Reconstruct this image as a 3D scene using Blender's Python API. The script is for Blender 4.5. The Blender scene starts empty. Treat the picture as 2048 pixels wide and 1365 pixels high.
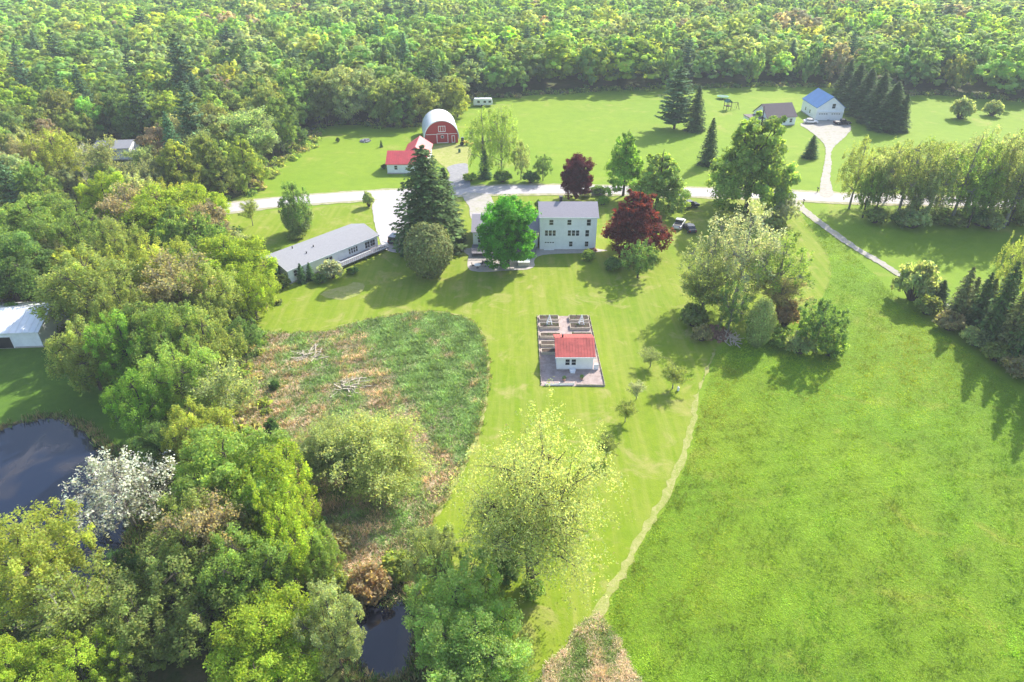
import bpy, math, random
import numpy as np
from mathutils import Vector, Matrix
from mathutils.geometry import tessellate_polygon
R = math.radians
sc = bpy.context.scene
COL = sc.collection
rng = np.random.default_rng(7)
random.seed(7)

# ------------------------------------------------------------------ camera
CAMH, PITCH, F = 60.0, 32.0, 1365.33
cam = bpy.data.cameras.new('camera'); cam.lens = 24; cam.sensor_width = 36
cam.clip_start = 0.5; cam.clip_end = 6000
co = bpy.data.objects.new('camera', cam); COL.objects.link(co)
co.location = (0, 0, CAMH); co.rotation_euler = (R(90 - PITCH), 0, 0)
sc.camera = co
# ------------------------------------------------------------------ light
SUN_AZ, SUN_EL = 38.0, 37.0          # azimuth clockwise from +Y
w = bpy.data.worlds.new('World'); sc.world = w; w.use_nodes = True
nt = w.node_tree; nt.nodes.clear()
sky = nt.nodes.new('ShaderNodeTexSky'); sky.sky_type = 'NISHITA'; sky.sun_disc = False
sky.sun_elevation = R(SUN_EL); sky.sun_rotation = R(SUN_AZ); sky.air_density = 1.0; sky.dust_density = 1.5
bg = nt.nodes.new('ShaderNodeBackground'); bg.inputs['Strength'].default_value = 0.15
out = nt.nodes.new('ShaderNodeOutputWorld')
nt.links.new(sky.outputs[0], bg.inputs[0]); nt.links.new(bg.outputs[0], out.inputs[0])
sl = bpy.data.lights.new('sun', 'SUN'); sl.energy = 4.0; sl.angle = R(0.5); sl.color = (1.0, 0.95, 0.86)
so = bpy.data.objects.new('sun', sl); COL.objects.link(so)
sv = Vector((math.sin(R(SUN_AZ)) * math.cos(R(SUN_EL)), math.cos(R(SUN_AZ)) * math.cos(R(SUN_EL)), math.sin(R(SUN_EL))))
so.rotation_euler = sv.to_track_quat('Z', 'Y').to_euler(); so.location = (60, 100, 200)
sc.view_settings.view_transform = 'Standard'; sc.view_settings.look = 'None'
sc.view_settings.exposure = 1.32; sc.view_settings.gamma = 1.0
sc.cycles.max_bounces = 8; sc.cycles.diffuse_bounces = 3; sc.cycles.transmission_bounces = 4
sc.cycles.volume_bounces = 0

# ------------------------------------------------------------------ picture -> place (survey of the ground points)
_ca, _sa = math.cos(R(PITCH)), math.sin(R(PITCH))
def slope(v):
    dy = (682.5 - v) / F
    return (-_sa + dy * _ca) / (_ca + dy * _sa)
def P(u, v, z=0.0):
    d = (z - CAMH) / slope(v)
    dep = d * _ca + (CAMH - z) * _sa
    return Vector(((u - 1024) / F * dep, d, z))
def depth(d, z=0.0): return d * _ca + (CAMH - z) * _sa

# ------------------------------------------------------------------ tags
def tag(o, label=None, cat=None, group=None, kind=None):
    if label: o['label'] = label
    if cat: o['category'] = cat
    if group: o['group'] = group
    if kind: o['kind'] = kind
    return o
def empty(name, loc, rz=0.0, label=None, cat=None, group=None):
    o = bpy.data.objects.new(name, None); COL.objects.link(o)
    o.location = loc; o.rotation_euler = (0, 0, rz); o.empty_display_size = 0.5
    return tag(o, label, cat, group)

# ------------------------------------------------------------------ materials
class N:
    def __init__(s, name):
        s.m = bpy.data.materials.new(name); s.m.use_nodes = True
        s.t = s.m.node_tree; s.t.nodes.clear(); s.L = s.t.links
        s.out = s.n('ShaderNodeOutputMaterial')
    def n(s, k, **kw):
        o = s.t.nodes.new(k)
        for a, b in kw.items(): setattr(o, a, b)
        return o
    def set(s, sock, v):
        if hasattr(v, 'is_output') or isinstance(v, bpy.types.NodeSocket): s.L.new(v, sock)
        elif isinstance(v, (tuple, list)) and len(v) == 3 and sock.type == 'RGBA': sock.default_value = (*v, 1)
        else: sock.default_value = v
    def pos(s): return s.n('ShaderNodeNewGeometry').outputs['Position']
    def obj(s): return s.n('ShaderNodeTexCoord').outputs['Object']
    def noise(s, vec, scale, detail=4, rough=0.55, dist=0.0):
        o = s.n('ShaderNodeTexNoise'); s.set(o.inputs['Vector'], vec)
        o.inputs['Scale'].default_value = scale; o.inputs['Detail'].default_value = detail
        o.inputs['Roughness'].default_value = rough; o.inputs['Distortion'].default_value = dist
        return o.outputs['Fac']
    def scale(s, vec, xyz):
        o = s.n('ShaderNodeMapping'); s.set(o.inputs['Vector'], vec); o.inputs['Scale'].default_value = xyz
        return o.outputs[0]
    def ramp(s, fac, a, b, ca=(0, 0, 0), cb=(1, 1, 1)):
        o = s.n('ShaderNodeValToRGB'); s.set(o.inputs[0], fac)
        e = o.color_ramp.elements; e[0].position = a; e[1].position = b
        e[0].color = (*ca, 1); e[1].color = (*cb, 1); return o.outputs[0]
    def mix(s, fac, a, b, mode='MIX'):
        o = s.n('ShaderNodeMix', data_type='RGBA', blend_type=mode)
        s.set(o.inputs[0], fac); s.set(o.inputs[6], a); s.set(o.inputs[7], b); return o.outputs[2]
    def math(s, op, a, b=0.0):
        o = s.n('ShaderNodeMath', operation=op); s.set(o.inputs[0], a); s.set(o.inputs[1], b); return o.outputs[0]
    def bump(s, h, strength=0.5, dist=0.1):
        o = s.n('ShaderNodeBump'); s.set(o.inputs['Height'], h)
        o.inputs['Strength'].default_value = strength; o.inputs['Distance'].default_value = dist
        return o.outputs[0]
    def bsdf(s, col, rough=0.8, metal=0.0, spec=0.3, normal=None):
        o = s.n('ShaderNodeBsdfPrincipled'); s.set(o.inputs['Base Color'], col)
        s.set(o.inputs['Roughness'], rough); o.inputs['Metallic'].default_value = metal
        o.inputs['Specular IOR Level'].default_value = spec
        if normal is not None: s.L.new(normal, o.inputs['Normal'])
        return o.outputs[0]
    def done(s, sh): s.L.new(sh, s.out.inputs['Surface']); return s.m

def leaf_mat(name, trans, rough=0.6, spec=0.25):
    q = N(name)
    oi = q.n('ShaderNodeObjectInfo'); at = q.n('ShaderNodeAttribute', attribute_name='tint')
    c = q.mix(1.0, oi.outputs['Color'], at.outputs['Color'], 'MULTIPLY')
    d = q.bsdf(c, rough, 0, spec)
    t = q.n('ShaderNodeBsdfTranslucent')
    tc = q.mix(1.0, c, (1.45, 1.3, 0.62), 'MULTIPLY'); q.L.new(tc, t.inputs[0])
    m = q.n('ShaderNodeMixShader'); m.inputs[0].default_value = trans
    q.L.new(d, m.inputs[1]); q.L.new(t.outputs[0], m.inputs[2])
    return q.done(m.outputs[0])
LEAF = leaf_mat('leaf', 0.6, 0.7, 0.15)
NEEDLE = leaf_mat('needle', 0.22, 0.8, 0.08)
GRASS = leaf_mat('grass_blade', 0.35)
PETAL = leaf_mat('petal', 0.3)
def bark_mat(name, a, b):
    q = N(name); p = q.obj()
    f = q.noise(q.scale(p, (3, 3, 0.7)), 2.5, 5, 0.7)
    return q.done(q.bsdf(q.mix(f, a, b), 0.95, 0, 0.1, q.bump(f, 0.6, 0.05)))
BARK = bark_mat('bark', (0.045, 0.035, 0.028), (0.13, 0.11, 0.09))
PALEBARK = bark_mat('pale_bark', (0.12, 0.11, 0.09), (0.3, 0.28, 0.24))

def grass_mat(name, dark, mid, light, dry, dryamt=0.62, s1=0.06, s2=0.9, streak=None, bumpd=0.08):
    q = N(name); p = q.pos()
    a = q.ramp(q.noise(p, s1, 5, 0.6, 0.6), 0.32, 0.68)
    b = q.ramp(q.noise(p, s2, 6, 0.72), 0.3, 0.72)
    c = q.ramp(q.noise(p, 4.5, 4, 0.8), 0.3, 0.72)
    k = q.mix(a, mid, light)
    k = q.mix(q.math('MULTIPLY', b, 0.6), k, dark)
    k = q.mix(q.math('MULTIPLY', c, 0.28), k, dark)
    d = q.ramp(q.noise(p, s1 * 2.7, 7, 0.68, 0.9), dryamt, dryamt + 0.14)
    k = q.mix(q.math('MULTIPLY', d, 0.75), k, dry)
    if streak:
        st = q.noise(q.scale(p, streak), 1.0, 3, 0.6)
        k = q.mix(q.math('MULTIPLY', q.ramp(st, 0.42, 0.65), 0.42), k, q.mix(0.5, dry, light))
    h = q.math('ADD', q.noise(p, 6, 5, 0.8), q.math('MULTIPLY', b, 0.8))
    return q.done(q.bsdf(k, 0.9, 0, 0.15, q.bump(h, 0.8, bumpd)))
LAWN = grass_mat('lawn_grass', (0.095, 0.165, 0.006), (0.165, 0.245, 0.008), (0.225, 0.275, 0.014), (0.32, 0.28, 0.10), 0.54, 0.07, 0.8, (0.9, 0.05, 1), 0.05)
FIELD = grass_mat('field_grass', (0.11, 0.19, 0.008), (0.165, 0.265, 0.012), (0.215, 0.295, 0.018), (0.28, 0.28, 0.06), 0.56, 0.03, 0.3, None, 0.1)
MEADOW = grass_mat('meadow_grass', (0.09, 0.19, 0.008), (0.155, 0.28, 0.010), (0.215, 0.30, 0.012), (0.27, 0.28, 0.04), 0.56, 0.045, 1.1, None, 0.2)
FLOOR = grass_mat('forest_litter', (0.03, 0.045, 0.012), (0.07, 0.10, 0.02), (0.10, 0.12, 0.03), (0.15, 0.11, 0.06), 0.5, 0.08, 0.9, None, 0.2)
SHADY = grass_mat('shady_lawn', (0.05, 0.10, 0.012), (0.08, 0.16, 0.016), (0.11, 0.20, 0.018), (0.12, 0.15, 0.03), 0.7, 0.08, 0.9, None, 0.08)  # darker copy of the lawn grass, shade put into its colour
def marsh_mat():
    q = N('marsh_ground'); p = q.pos()
    green = q.mix(q.ramp(q.noise(p, 1.6, 6, 0.75), 0.35, 0.65), (0.16, 0.25, 0.06), (0.26, 0.36, 0.10))
    dead = q.mix(q.ramp(q.noise(p, 1.3, 6, 0.8), 0.3, 0.7), (0.30, 0.22, 0.13), (0.56, 0.46, 0.33))
    sep = q.n('ShaderNodeSeparateXYZ'); q.L.new(p, sep.inputs[0])
    g = q.math('MULTIPLY', q.math('ADD', sep.outputs['X'], 15.0), -0.020)
    g = q.math('ADD', g, q.math('MULTIPLY', q.math('SUBTRACT', 86.0, sep.outputs['Y']), 0.012))
    f = q.math('ADD', g, q.noise(p, 0.13, 6, 0.7, 0.8))
    f = q.ramp(f, 0.45, 0.62)
    k = q.mix(f, green, dead)
    return q.done(q.bsdf(k, 0.95, 0, 0.1, q.bump(q.noise(p, 3.0, 6, 0.8), 1.0, 0.25)))
MARSH = marsh_mat()
def drymat(name, a, b, s=2.0, patch=None):
    q = N(name); p = q.pos()
    f = q.ramp(q.noise(p, s, 6, 0.75), 0.3, 0.7); k = q.mix(f, a, b)
    if patch: k = q.mix(q.math('MULTIPLY', q.ramp(q.noise(p, .45, 6, .75, .5), .52, .66), .7), k, patch)
    return q.done(q.bsdf(k, 0.95, 0, 0.1, q.bump(q.noise(p, 5, 5, 0.8), 0.8, 0.12)))
DRY = drymat('dry_grass', (0.20, 0.21, 0.06), (0.40, 0.36, 0.20))
STRIP = drymat('mown_strip', (0.20, 0.25, 0.035), (0.37, 0.34, 0.15), .9, (.18, .25, .02))
MUD = drymat('mud', (0.05, 0.04, 0.025), (0.13, 0.12, 0.05))
ROADM = drymat('pale_asphalt', (0.36, 0.335, 0.33), (0.45, 0.42, 0.415), 0.8)
SHOULDER = drymat('sandy_shoulder', (0.25, 0.25, 0.12), (0.42, 0.38, 0.28), 0.7, (.19, .25, .03))
GREYASPH = drymat('grey_asphalt', (0.20, 0.20, 0.21), (0.31, 0.30, 0.30), 1.0)
GRAVEL = drymat('pale_gravel', (0.30, 0.28, 0.24), (0.42, 0.385, 0.34), 1.2, (.26, .27, .12))
PAVING = drymat('pinkish_gravel', (0.25, 0.19, 0.17), (0.44, 0.36, 0.33), 1.2)
SOIL = drymat('planter_soil', (0.05, 0.035, 0.028), (0.12, 0.09, 0.07), 3)
def water_mat():
    q = N('pond_water'); p = q.pos()
    f = q.ramp(q.noise(p, 0.10, 3, 0.5, 1.2), 0.50, 0.72)
    k = q.mix(q.math('MULTIPLY', f, 0.9), (0.005, 0.010, 0.026), (0.055, 0.045, 0.04))  # brownish reflection and algae patches are painted into the water colour
    o = q.bsdf(k, 0.05, 0, 0.5, q.bump(q.noise(p, 1.6, 3, 0.5), 0.08, 0.05))
    return q.done(o)
WATER = water_mat()
def plain(name, col, rough=0.6, metal=0.0, spec=0.4, var=0.12, s=1.5):
    q = N(name); p = q.obj(); f = q.noise(p, s, 5, 0.65)
    d = tuple(c * (1 - var * 1.6) for c in col); l = tuple(min(1, c * (1 + var)) for c in col)
    return q.done(q.bsdf(q.mix(q.ramp(f, 0.3, 0.7), d, l), rough, metal, spec))
def siding(name, col, step=0.18):
    q = N(name); p = q.obj(); sep = q.n('ShaderNodeSeparateXYZ'); q.L.new(p, sep.inputs[0])
    fr = q.math('FRACT', q.math('DIVIDE', sep.outputs['Z'], step))
    f = q.noise(p, 0.8, 5, 0.7)
    d = tuple(c * 0.86 for c in col)
    return q.done(q.bsdf(q.mix(q.ramp(f, 0.35, 0.7), d, col), 0.55, 0, 0.4, q.bump(fr, 0.6, 0.02)))
WHITE = siding('white_siding', (0.87, 0.88, 0.89)); TRIM = plain('white_trim', (0.82, 0.82, 0.82), 0.5, var=0.04)
REDWALL = siding('red_boards', (0.42, 0.025, 0.03), 0.3)
GLASS = plain('dark_glass', (0.018, 0.022, 0.028), 0.12, 0, 0.6, 0.2)
def shingle(name, a, b):
    q = N(name); p = q.obj()
    f = q.noise(q.scale(p, (1.2, 4, 4)), 2.0, 5, 0.75)
    g = q.noise(p, 0.35, 3, 0.6)
    k = q.mix(q.ramp(f, 0.3, 0.7), a, b); k = q.mix(q.math('MULTIPLY', g, 0.3), k, a)
    return q.done(q.bsdf(k, 0.85, 0, 0.25, q.bump(f, 0.5, 0.03)))
GREYROOF = shingle('grey_shingle', (0.21, 0.21, 0.225), (0.30, 0.30, 0.315))
MAUVEROOF = shingle('mauve_grey_shingle', (0.22, 0.205, 0.23), (0.31, 0.29, 0.32))
BROWNROOF = shingle('brown_shingle', (0.10, 0.075, 0.08), (0.19, 0.15, 0.155))
METALROOF = plain('white_metal_roof', (0.74, 0.75, 0.76), 0.42, 0.1, 0.5, 0.07, 0.6)
REDROOF = plain('red_metal_roof', (0.50, 0.055, 0.06), 0.45, 0.0, 0.5, 0.15, 0.5)
FADEDRED = plain('faded_red_roof', (0.44, 0.085, 0.07), 0.6, 0, 0.3, 0.2, 0.9)
BLUEROOF = plain('blue_metal_roof', (0.035, 0.15, 0.36), 0.45, 0, 0.5, 0.1, 0.5)
DECKM = plain('weathered_deck', (0.16, 0.15, 0.17), 0.85, var=0.2, s=4)
WOOD = plain('pale_timber', (0.50, 0.43, 0.33), 0.8, var=0.2, s=4)
CONC = plain('concrete', (0.42, 0.37, 0.34), 0.9)
BLACKM = plain('black_metal', (0.02, 0.02, 0.022), 0.5)
TYRE = plain('rubber', (0.02, 0.02, 0.02), 0.9)
STEEL = plain('steel', (0.45, 0.46, 0.48), 0.35, 0.7)
YELLOW = plain('yellow_paint', (0.62, 0.45, 0.05), 0.5)
GREENP = plain('green_plastic', (0.04, 0.32, 0.14), 0.5)
TEALP = plain('dark_green_plastic', (0.02, 0.12, 0.08), 0.5)
DIRT = drymat('red_brown_debris', (0.14, 0.07, 0.05), (0.36, 0.22, 0.15), 3)
PINK = plain('terracotta', (0.5, 0.28, 0.22), 0.8)
LAMPM = plain('lamp_lens', (0.7, 0.7, 0.65), 0.15)
REDL = plain('red_lens', (0.4, 0.01, 0.01), 0.2)

# ------------------------------------------------------------------ mesh helpers
class MB:
    def __init__(s): s.v = []; s.f = []; s.m = []; s.T = None
    def _p(s, pts):
        if s.T is not None: pts = [tuple(s.T @ Vector(p)) for p in pts]
        b = len(s.v); s.v += [tuple(p) for p in pts]; return b
    def poly(s, pts, mi=0):
        b = s._p(pts); s.f.append(list(range(b, b + len(pts)))); s.m.append(mi); return s
    def box(s, x0, x1, y0, y1, z0, z1, mi=0):
        b = s._p([(x, y, z) for z in (z0, z1) for x, y in ((x0, y0), (x1, y0), (x1, y1), (x0, y1))])
        for q in ((3, 2, 1, 0), (4, 5, 6, 7), (0, 1, 5, 4), (1, 2, 6, 5), (2, 3, 7, 6), (3, 0, 4, 7)):
            s.f.append([b + i for i in q]); s.m.append(mi)
        return s
    def prism(s, pts, h0, h1, axis='y', mi=0):      # pts: 2-D outline, extruded along axis
        def mk(p, h): return (p[0], h, p[1]) if axis == 'y' else ((h, p[0], p[1]) if axis == 'x' else (p[0], p[1], h))
        n = len(pts); b = s._p([mk(p, h0) for p in pts] + [mk(p, h1) for p in pts])
        s.f.append([b + i for i in range(n)][::-1]); s.f.append([b + n + i for i in range(n)]); s.m += [mi, mi]
        for i in range(n):
            j = (i + 1) % n; s.f.append([b + i, b + j, b + n + j, b + n + i]); s.m.append(mi)
        return s
    def cyl(s, c, r, axis, h, n=14, r2=None, mi=0):
        r2 = r if r2 is None else r2
        ring = lambda rr, k: [(math.cos(2 * math.pi * i / n) * rr, math.sin(2 * math.pi * i / n) * rr, k) for i in range(n)]
        pts = ring(r, -h / 2 if axis != 'z' else 0) + ring(r2, h / 2 if axis != 'z' else h)
        if axis == 'x': pts = [(k, a, b) for a, b, k in pts]
        if axis == 'y': pts = [(a, k, b) for a, b, k in pts]
        b = s._p([(p[0] + c[0], p[1] + c[1], p[2] + c[2]) for p in pts])
        s.f.append([b + i for i in range(n)][::-1]); s.f.append([b + n + i for i in range(n)]); s.m += [mi, mi]
        for i in range(n):
            j = (i + 1) % n; s.f.append([b + i, b + j, b + n + j, b + n + i]); s.m.append(mi)
        return s
    def bar(s, a, c, t, mi=0):
        a = Vector(a); c = Vector(c); d = (c - a); L = d.length
        q = d.to_track_quat('Z', 'Y').to_matrix().to_4x4(); M = Matrix.Translation(a) @ q
        old = s.T; s.T = M if old is None else old @ M
        s.box(-t / 2, t / 2, -t / 2, t / 2, 0, L, mi); s.T = old; return s
    def build(s, name, mats, parent=None, bevel=0.0):
        me = bpy.data.meshes.new(name); me.from_pydata(s.v, [], s.f)
        mats = mats if isinstance(mats, (list, tuple)) else [mats]
        for m in mats: me.materials.append(m)
        me.polygons.foreach_set('material_index', s.m); me.update()
        import bmesh
        bm = bmesh.new(); bm.from_mesh(me)
        bmesh.ops.recalc_face_normals(bm, faces=bm.faces); bm.to_mesh(me); bm.free()
        o = bpy.data.objects.new(name, me); COL.objects.link(o)
        if parent is not None: o.parent = parent
        if bevel:
            b = o.modifiers.new('bevel', 'BEVEL'); b.width = bevel; b.segments = 2; b.limit_method = 'ANGLE'
        return o

# quad soup for foliage
class Q:
    def __init__(s): s.V = []; s.C = []; s.M = []
    def add(s, v, col, mi=0):
        if len(v) == 0: return
        s.V.append(v.reshape(-1, 4, 3)); n = len(s.V[-1])
        col = np.asarray(col, float)
        if col.ndim == 1: col = np.tile(col, (n, 1))
        s.C.append(col); s.M.append(np.full(n, mi, np.int32))
    def mesh(s, name, mats):
        V = np.concatenate(s.V).reshape(-1, 3).astype(np.float32); C = np.concatenate(s.C); M = np.concatenate(s.M)
        n = len(C); me = bpy.data.meshes.new(name)
        me.vertices.add(n * 4); me.vertices.foreach_set('co', V.ravel())
        me.loops.add(n * 4); me.loops.foreach_set('vertex_index', np.arange(n * 4, dtype=np.int32))
        me.polygons.add(n); me.polygons.foreach_set('loop_start', np.arange(0, n * 4, 4, dtype=np.int32))
        for m in mats: me.materials.append(m)
        me.polygons.foreach_set('material_index', M)
        me.update(calc_edges=True)
        at = me.attributes.new('tint', 'FLOAT_COLOR', 'FACE')
        at.data.foreach_set('color', np.concatenate([C, np.ones((n, 1))], 1).astype(np.float32).ravel())
        return me
def unit(a): return a / np.maximum(np.linalg.norm(a, axis=1, keepdims=True), 1e-6)
def rdir(r, n): return unit(r.normal(size=(n, 3)))
def leaves(r, c, nrm, s, asp=1.35):
    t = unit(np.cross(nrm, rdir(r, len(c)))); b = np.cross(nrm, t)
    s = s[:, None]
    return np.stack([c + t * s * asp * .6, c + b * s * .5, c - t * s * asp * .6, c - b * s * .5], 1)
def tube(pts, rad, n=6):
    pts = np.asarray(pts, float); k = len(pts)
    d = np.gradient(pts, axis=0); d = unit(d)
    ref = np.array([0.3, 0.9, 0.1]); a = unit(np.cross(d, ref)); b = np.cross(d, a)
    th = np.arange(n) * 2 * math.pi / n
    ring = pts[:, None] + (a[:, None] * np.cos(th)[None, :, None] + b[:, None] * np.sin(th)[None, :, None]) * np.asarray(rad)[:, None, None]
    q = []
    for i in range(k - 1):
        for j in range(n): q.append([ring[i, j], ring[i, (j + 1) % n], ring[i + 1, (j + 1) % n], ring[i + 1, j]])
    return np.array(q)
def curve(a, b, r, bend=0.12, n=5, up=0.0):
    a = np.asarray(a, float); b = np.asarray(b, float); t = np.linspace(0, 1, n)[:, None]
    L = np.linalg.norm(b - a); off = r.normal(size=3) * bend * L + np.array([0, 0, up * L])
    return a + (b - a) * t + off * (4 * t * (1 - t)) * 0.5
ONE = np.ones(3)
def tints(r, n, var=0.16, hue=0.06):
    k = np.exp(r.normal(size=(n, 1)) * var) * np.ones((n, 3)); k *= 1 + r.normal(size=(n, 3)) * hue
    return np.clip(k, 0.35, 1.9)

def broadleaf(seed, H=14, W=11, c0=0.04, nl=12, nsub=14, per=60, leaf=0.32, twigs=2, shape='round', fill=1.0, trunkr=0.3, up=.2, tv=.16, rn=.7):
    r = np.random.default_rng(seed); A = Q(); B = Q()
    a = W / 2; zc = H * (c0 + (1 - c0) / 2); c = H * (1 - c0) / 2
    prof = {'round': lambda z: math.sqrt(max(.05, 1 - (abs(z + .1) / 1.05) ** 2.2)), 'vase': lambda z: max(.22, (1 - (abs(z - .05) / 1.02) ** 2.0)) ** .6, 'cone': lambda z: max(.15, min(1.0, (z + 1.25) * 2.2) * (1.0 - .78 * max(0, (z + .55) / 1.5)))}[shape]
    lobes = [(np.array([0, 0, zc + c * 0.60]), a * (0.24 if shape == 'cone' else .36)), (np.array([0, 0, zc - c * 0.05]), a * 0.5)]
    for i in range(nl):
        th = 2 * math.pi * (i * 0.381966 + r.uniform(-.06, .06)); zz = -0.80 + 1.5 * (i + .5) / nl + r.uniform(-.08, .08)
        pr = prof(zz); rr = pr * r.uniform(.58, .76)
        lobes.append((np.array([math.cos(th) * rr * a, math.sin(th) * rr * a, zc + zz * c * .86]), a * r.uniform(.28, .40) * (.45 + .55 * pr)))
    tr = np.array([[0, 0, -.3], [r.uniform(-.15, .15), r.uniform(-.15, .15), H * .2], [r.uniform(-.3, .3), r.uniform(-.3, .3), H * .45], [r.uniform(-.4, .4), r.uniform(-.4, .4), H * .75], [r.uniform(-.4, .4), r.uniform(-.4, .4), H * .93]])
    B.add(tube(tr, [trunkr * 1.3, trunkr, trunkr * .75, trunkr * .4, trunkr * .12], 7), ONE)
    vs = 1.35 if shape == 'vase' else 1.0
    for lc, lr in lobes:
        k = r.uniform(.25, .6); base = tr[1] * (1 - k) + tr[3] * k
        if lc[2] < base[2]: base = tr[1] * .8 + tr[2] * .2
        B.add(tube(curve(base, lc, r, .1, 5, .08), np.linspace(trunkr * .42, trunkr * .14, 5), 5), ONE)
        ns = max(4, int(nsub * (lr / (a * .34)) ** 2)); d = rdir(r, ns); d[:, 2] = d[:, 2] * .85 + .12
        d = unit(d); sc_ = lc + d * lr * r.uniform(.6, 1.12, (ns, 1)) * np.array([1, 1, vs]); sr = lr * r.uniform(.22, .46, ns)
        lobt = np.exp(r.normal() * .10)
        for i in range(ns):
            if i % 2 == 0 and twigs:
                for _ in range(twigs):
                    B.add(tube(curve(lc, sc_[i] + r.normal(size=3) * sr[i] * .5, r, .12, 4, .05), np.linspace(trunkr * .13, trunkr * .03, 4), 3), ONE)
            m = int(per * fill * r.uniform(.5, 1.4)); dd = rdir(r, m)
            pos = sc_[i] + dd * sr[i] * (r.uniform(.1, 1.25, (m, 1)) ** .6) * (np.array([.75, .75, 1.5]) if shape == 'vase' else np.array([1.1, 1.1, .85]))
            pos[:, 2] = np.maximum(pos[:, 2], .15)
            nn = unit(dd * .3 + d[i] * (1.1 - rn) + rdir(r, m) * rn + np.array([0, 0, up]))
            A.add(leaves(r, pos, nn, leaf * r.uniform(.6, 1.3, m)), tints(r, m, tv) * lobt * math.exp(r.normal() * .13))
    return A, B, H, W
def willow(seed, H=14, W=13, ns=420, leaf=0.22, per=26, droop=0.45, trunkr=.35):
    r = np.random.default_rng(seed); A = Q(); B = Q(); a = W / 2
    tr = np.array([[0, 0, -.3], [.2, .1, H * .15], [.5, .2, H * .32]]); B.add(tube(tr, [trunkr * 1.4, trunkr, trunkr * .9], 8), ONE)
    tips = []
    for i in range(26):
        th = i * 2.4 + r.uniform(-.3, .3); zz = .38 + .6 * ((i * 7) % 26) / 26; rad = a * math.sqrt(max(.05, 1 - (zz - .3) ** 2 * 1.7)) * r.uniform(.45, .85)
        e = np.array([math.cos(th) * rad, math.sin(th) * rad, H * zz]); cv = curve(tr[2] if i % 3 else tr[1] * .4 + tr[2] * .6, e, r, .12, 7, .2)
        B.add(tube(cv, np.linspace(trunkr * .55, trunkr * .09, 7), 5), ONE)
        tips += [cv[k] for k in (3, 4, 5, 6)]
        for k in (3, 4, 5):
            e2 = cv[k] + r.normal(size=3) * a * .25; e2[2] = min(e2[2] + 1, H)
            B.add(tube(curve(cv[k], e2, r, .1, 4, .1), np.linspace(trunkr * .16, .02, 4), 3), ONE); tips.append(e2)
    tips = np.array(tips)
    for i in range(ns):
        s0 = tips[r.integers(len(tips))] + r.normal(size=3) * a * .12
        out_ = unit(np.array([[s0[0], s0[1], 0]]))[0] * r.uniform(.2, 1.0) + r.normal(size=3) * .35
        L = r.uniform(.16, droop) * H * .5; t = np.linspace(0, 1, per)[:, None]
        p = s0 + out_ * L * .75 * t + np.array([0, 0, 1]) * L * (.75 * t - 1.25 * t * t); p += r.normal(size=p.shape) * .2
        p[:, 2] = np.maximum(p[:, 2], .3)
        nn = unit(rdir(r, per) + np.array([0, 0, .3]))
        A.add(leaves(r, p, nn, leaf * r.uniform(.6, 1.2, per), 1.9), tints(r, per, .14) * math.exp(r.normal() * .15))
    return A, B, H, W
def twiggy(seed, H=13, W=9, n=330, per=9, leaf=.2, wtw=.05, c0=.2):
    r = np.random.default_rng(seed); A = Q(); B = Q(); a = W / 2
    tr = np.array([[0, 0, -.3], [.1, 0, H * .2], [0, .15, H * .45], [.1, .1, H * .75], [0, 0, H * .95]]); B.add(tube(tr, [.26, .2, .15, .09, .03], 6), ONE)
    segs = []
    for i in range(26):
        k = r.uniform(.2, .85); b = np.array([0, 0, H * k * .85]); th = i * 2.4; el = r.uniform(.5, 1.2)
        L = a * r.uniform(.7, 1.1) * (1.15 - k * .6); e = b + np.array([math.cos(th) * math.cos(el), math.sin(th) * math.cos(el), math.sin(el)]) * L * 1.3
        cv = curve(b, e, r, .08, 5, .08); B.add(tube(cv, np.linspace(.09, .025, 5), 4), ONE); segs += list(cv[1:])
    segs = np.array(segs)
    for i in range(n):
        s0 = segs[r.integers(len(segs))]; d = unit(np.array([[s0[0], s0[1], a * .5]]) + r.normal(size=(1, 3)) * a * .35)[0]
        L = r.uniform(.8, 2.2) * W / 9; e = s0 + d * L; sd = np.cross(d, r.normal(size=3)); sd = sd / np.linalg.norm(sd) * wtw / 2
        B.add(np.array([[s0 - sd, s0 + sd, e + sd * .3, e - sd * .3]]), ONE)
        p = s0 + d * L * r.uniform(.3, 1.1, (per, 1)) + r.normal(size=(per, 3)) * .22
        A.add(leaves(r, p, rdir(r, per), leaf * r.uniform(.6, 1.3, per)), tints(r, per) * math.exp(r.normal() * .12))
    return A, B, H, W
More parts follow.
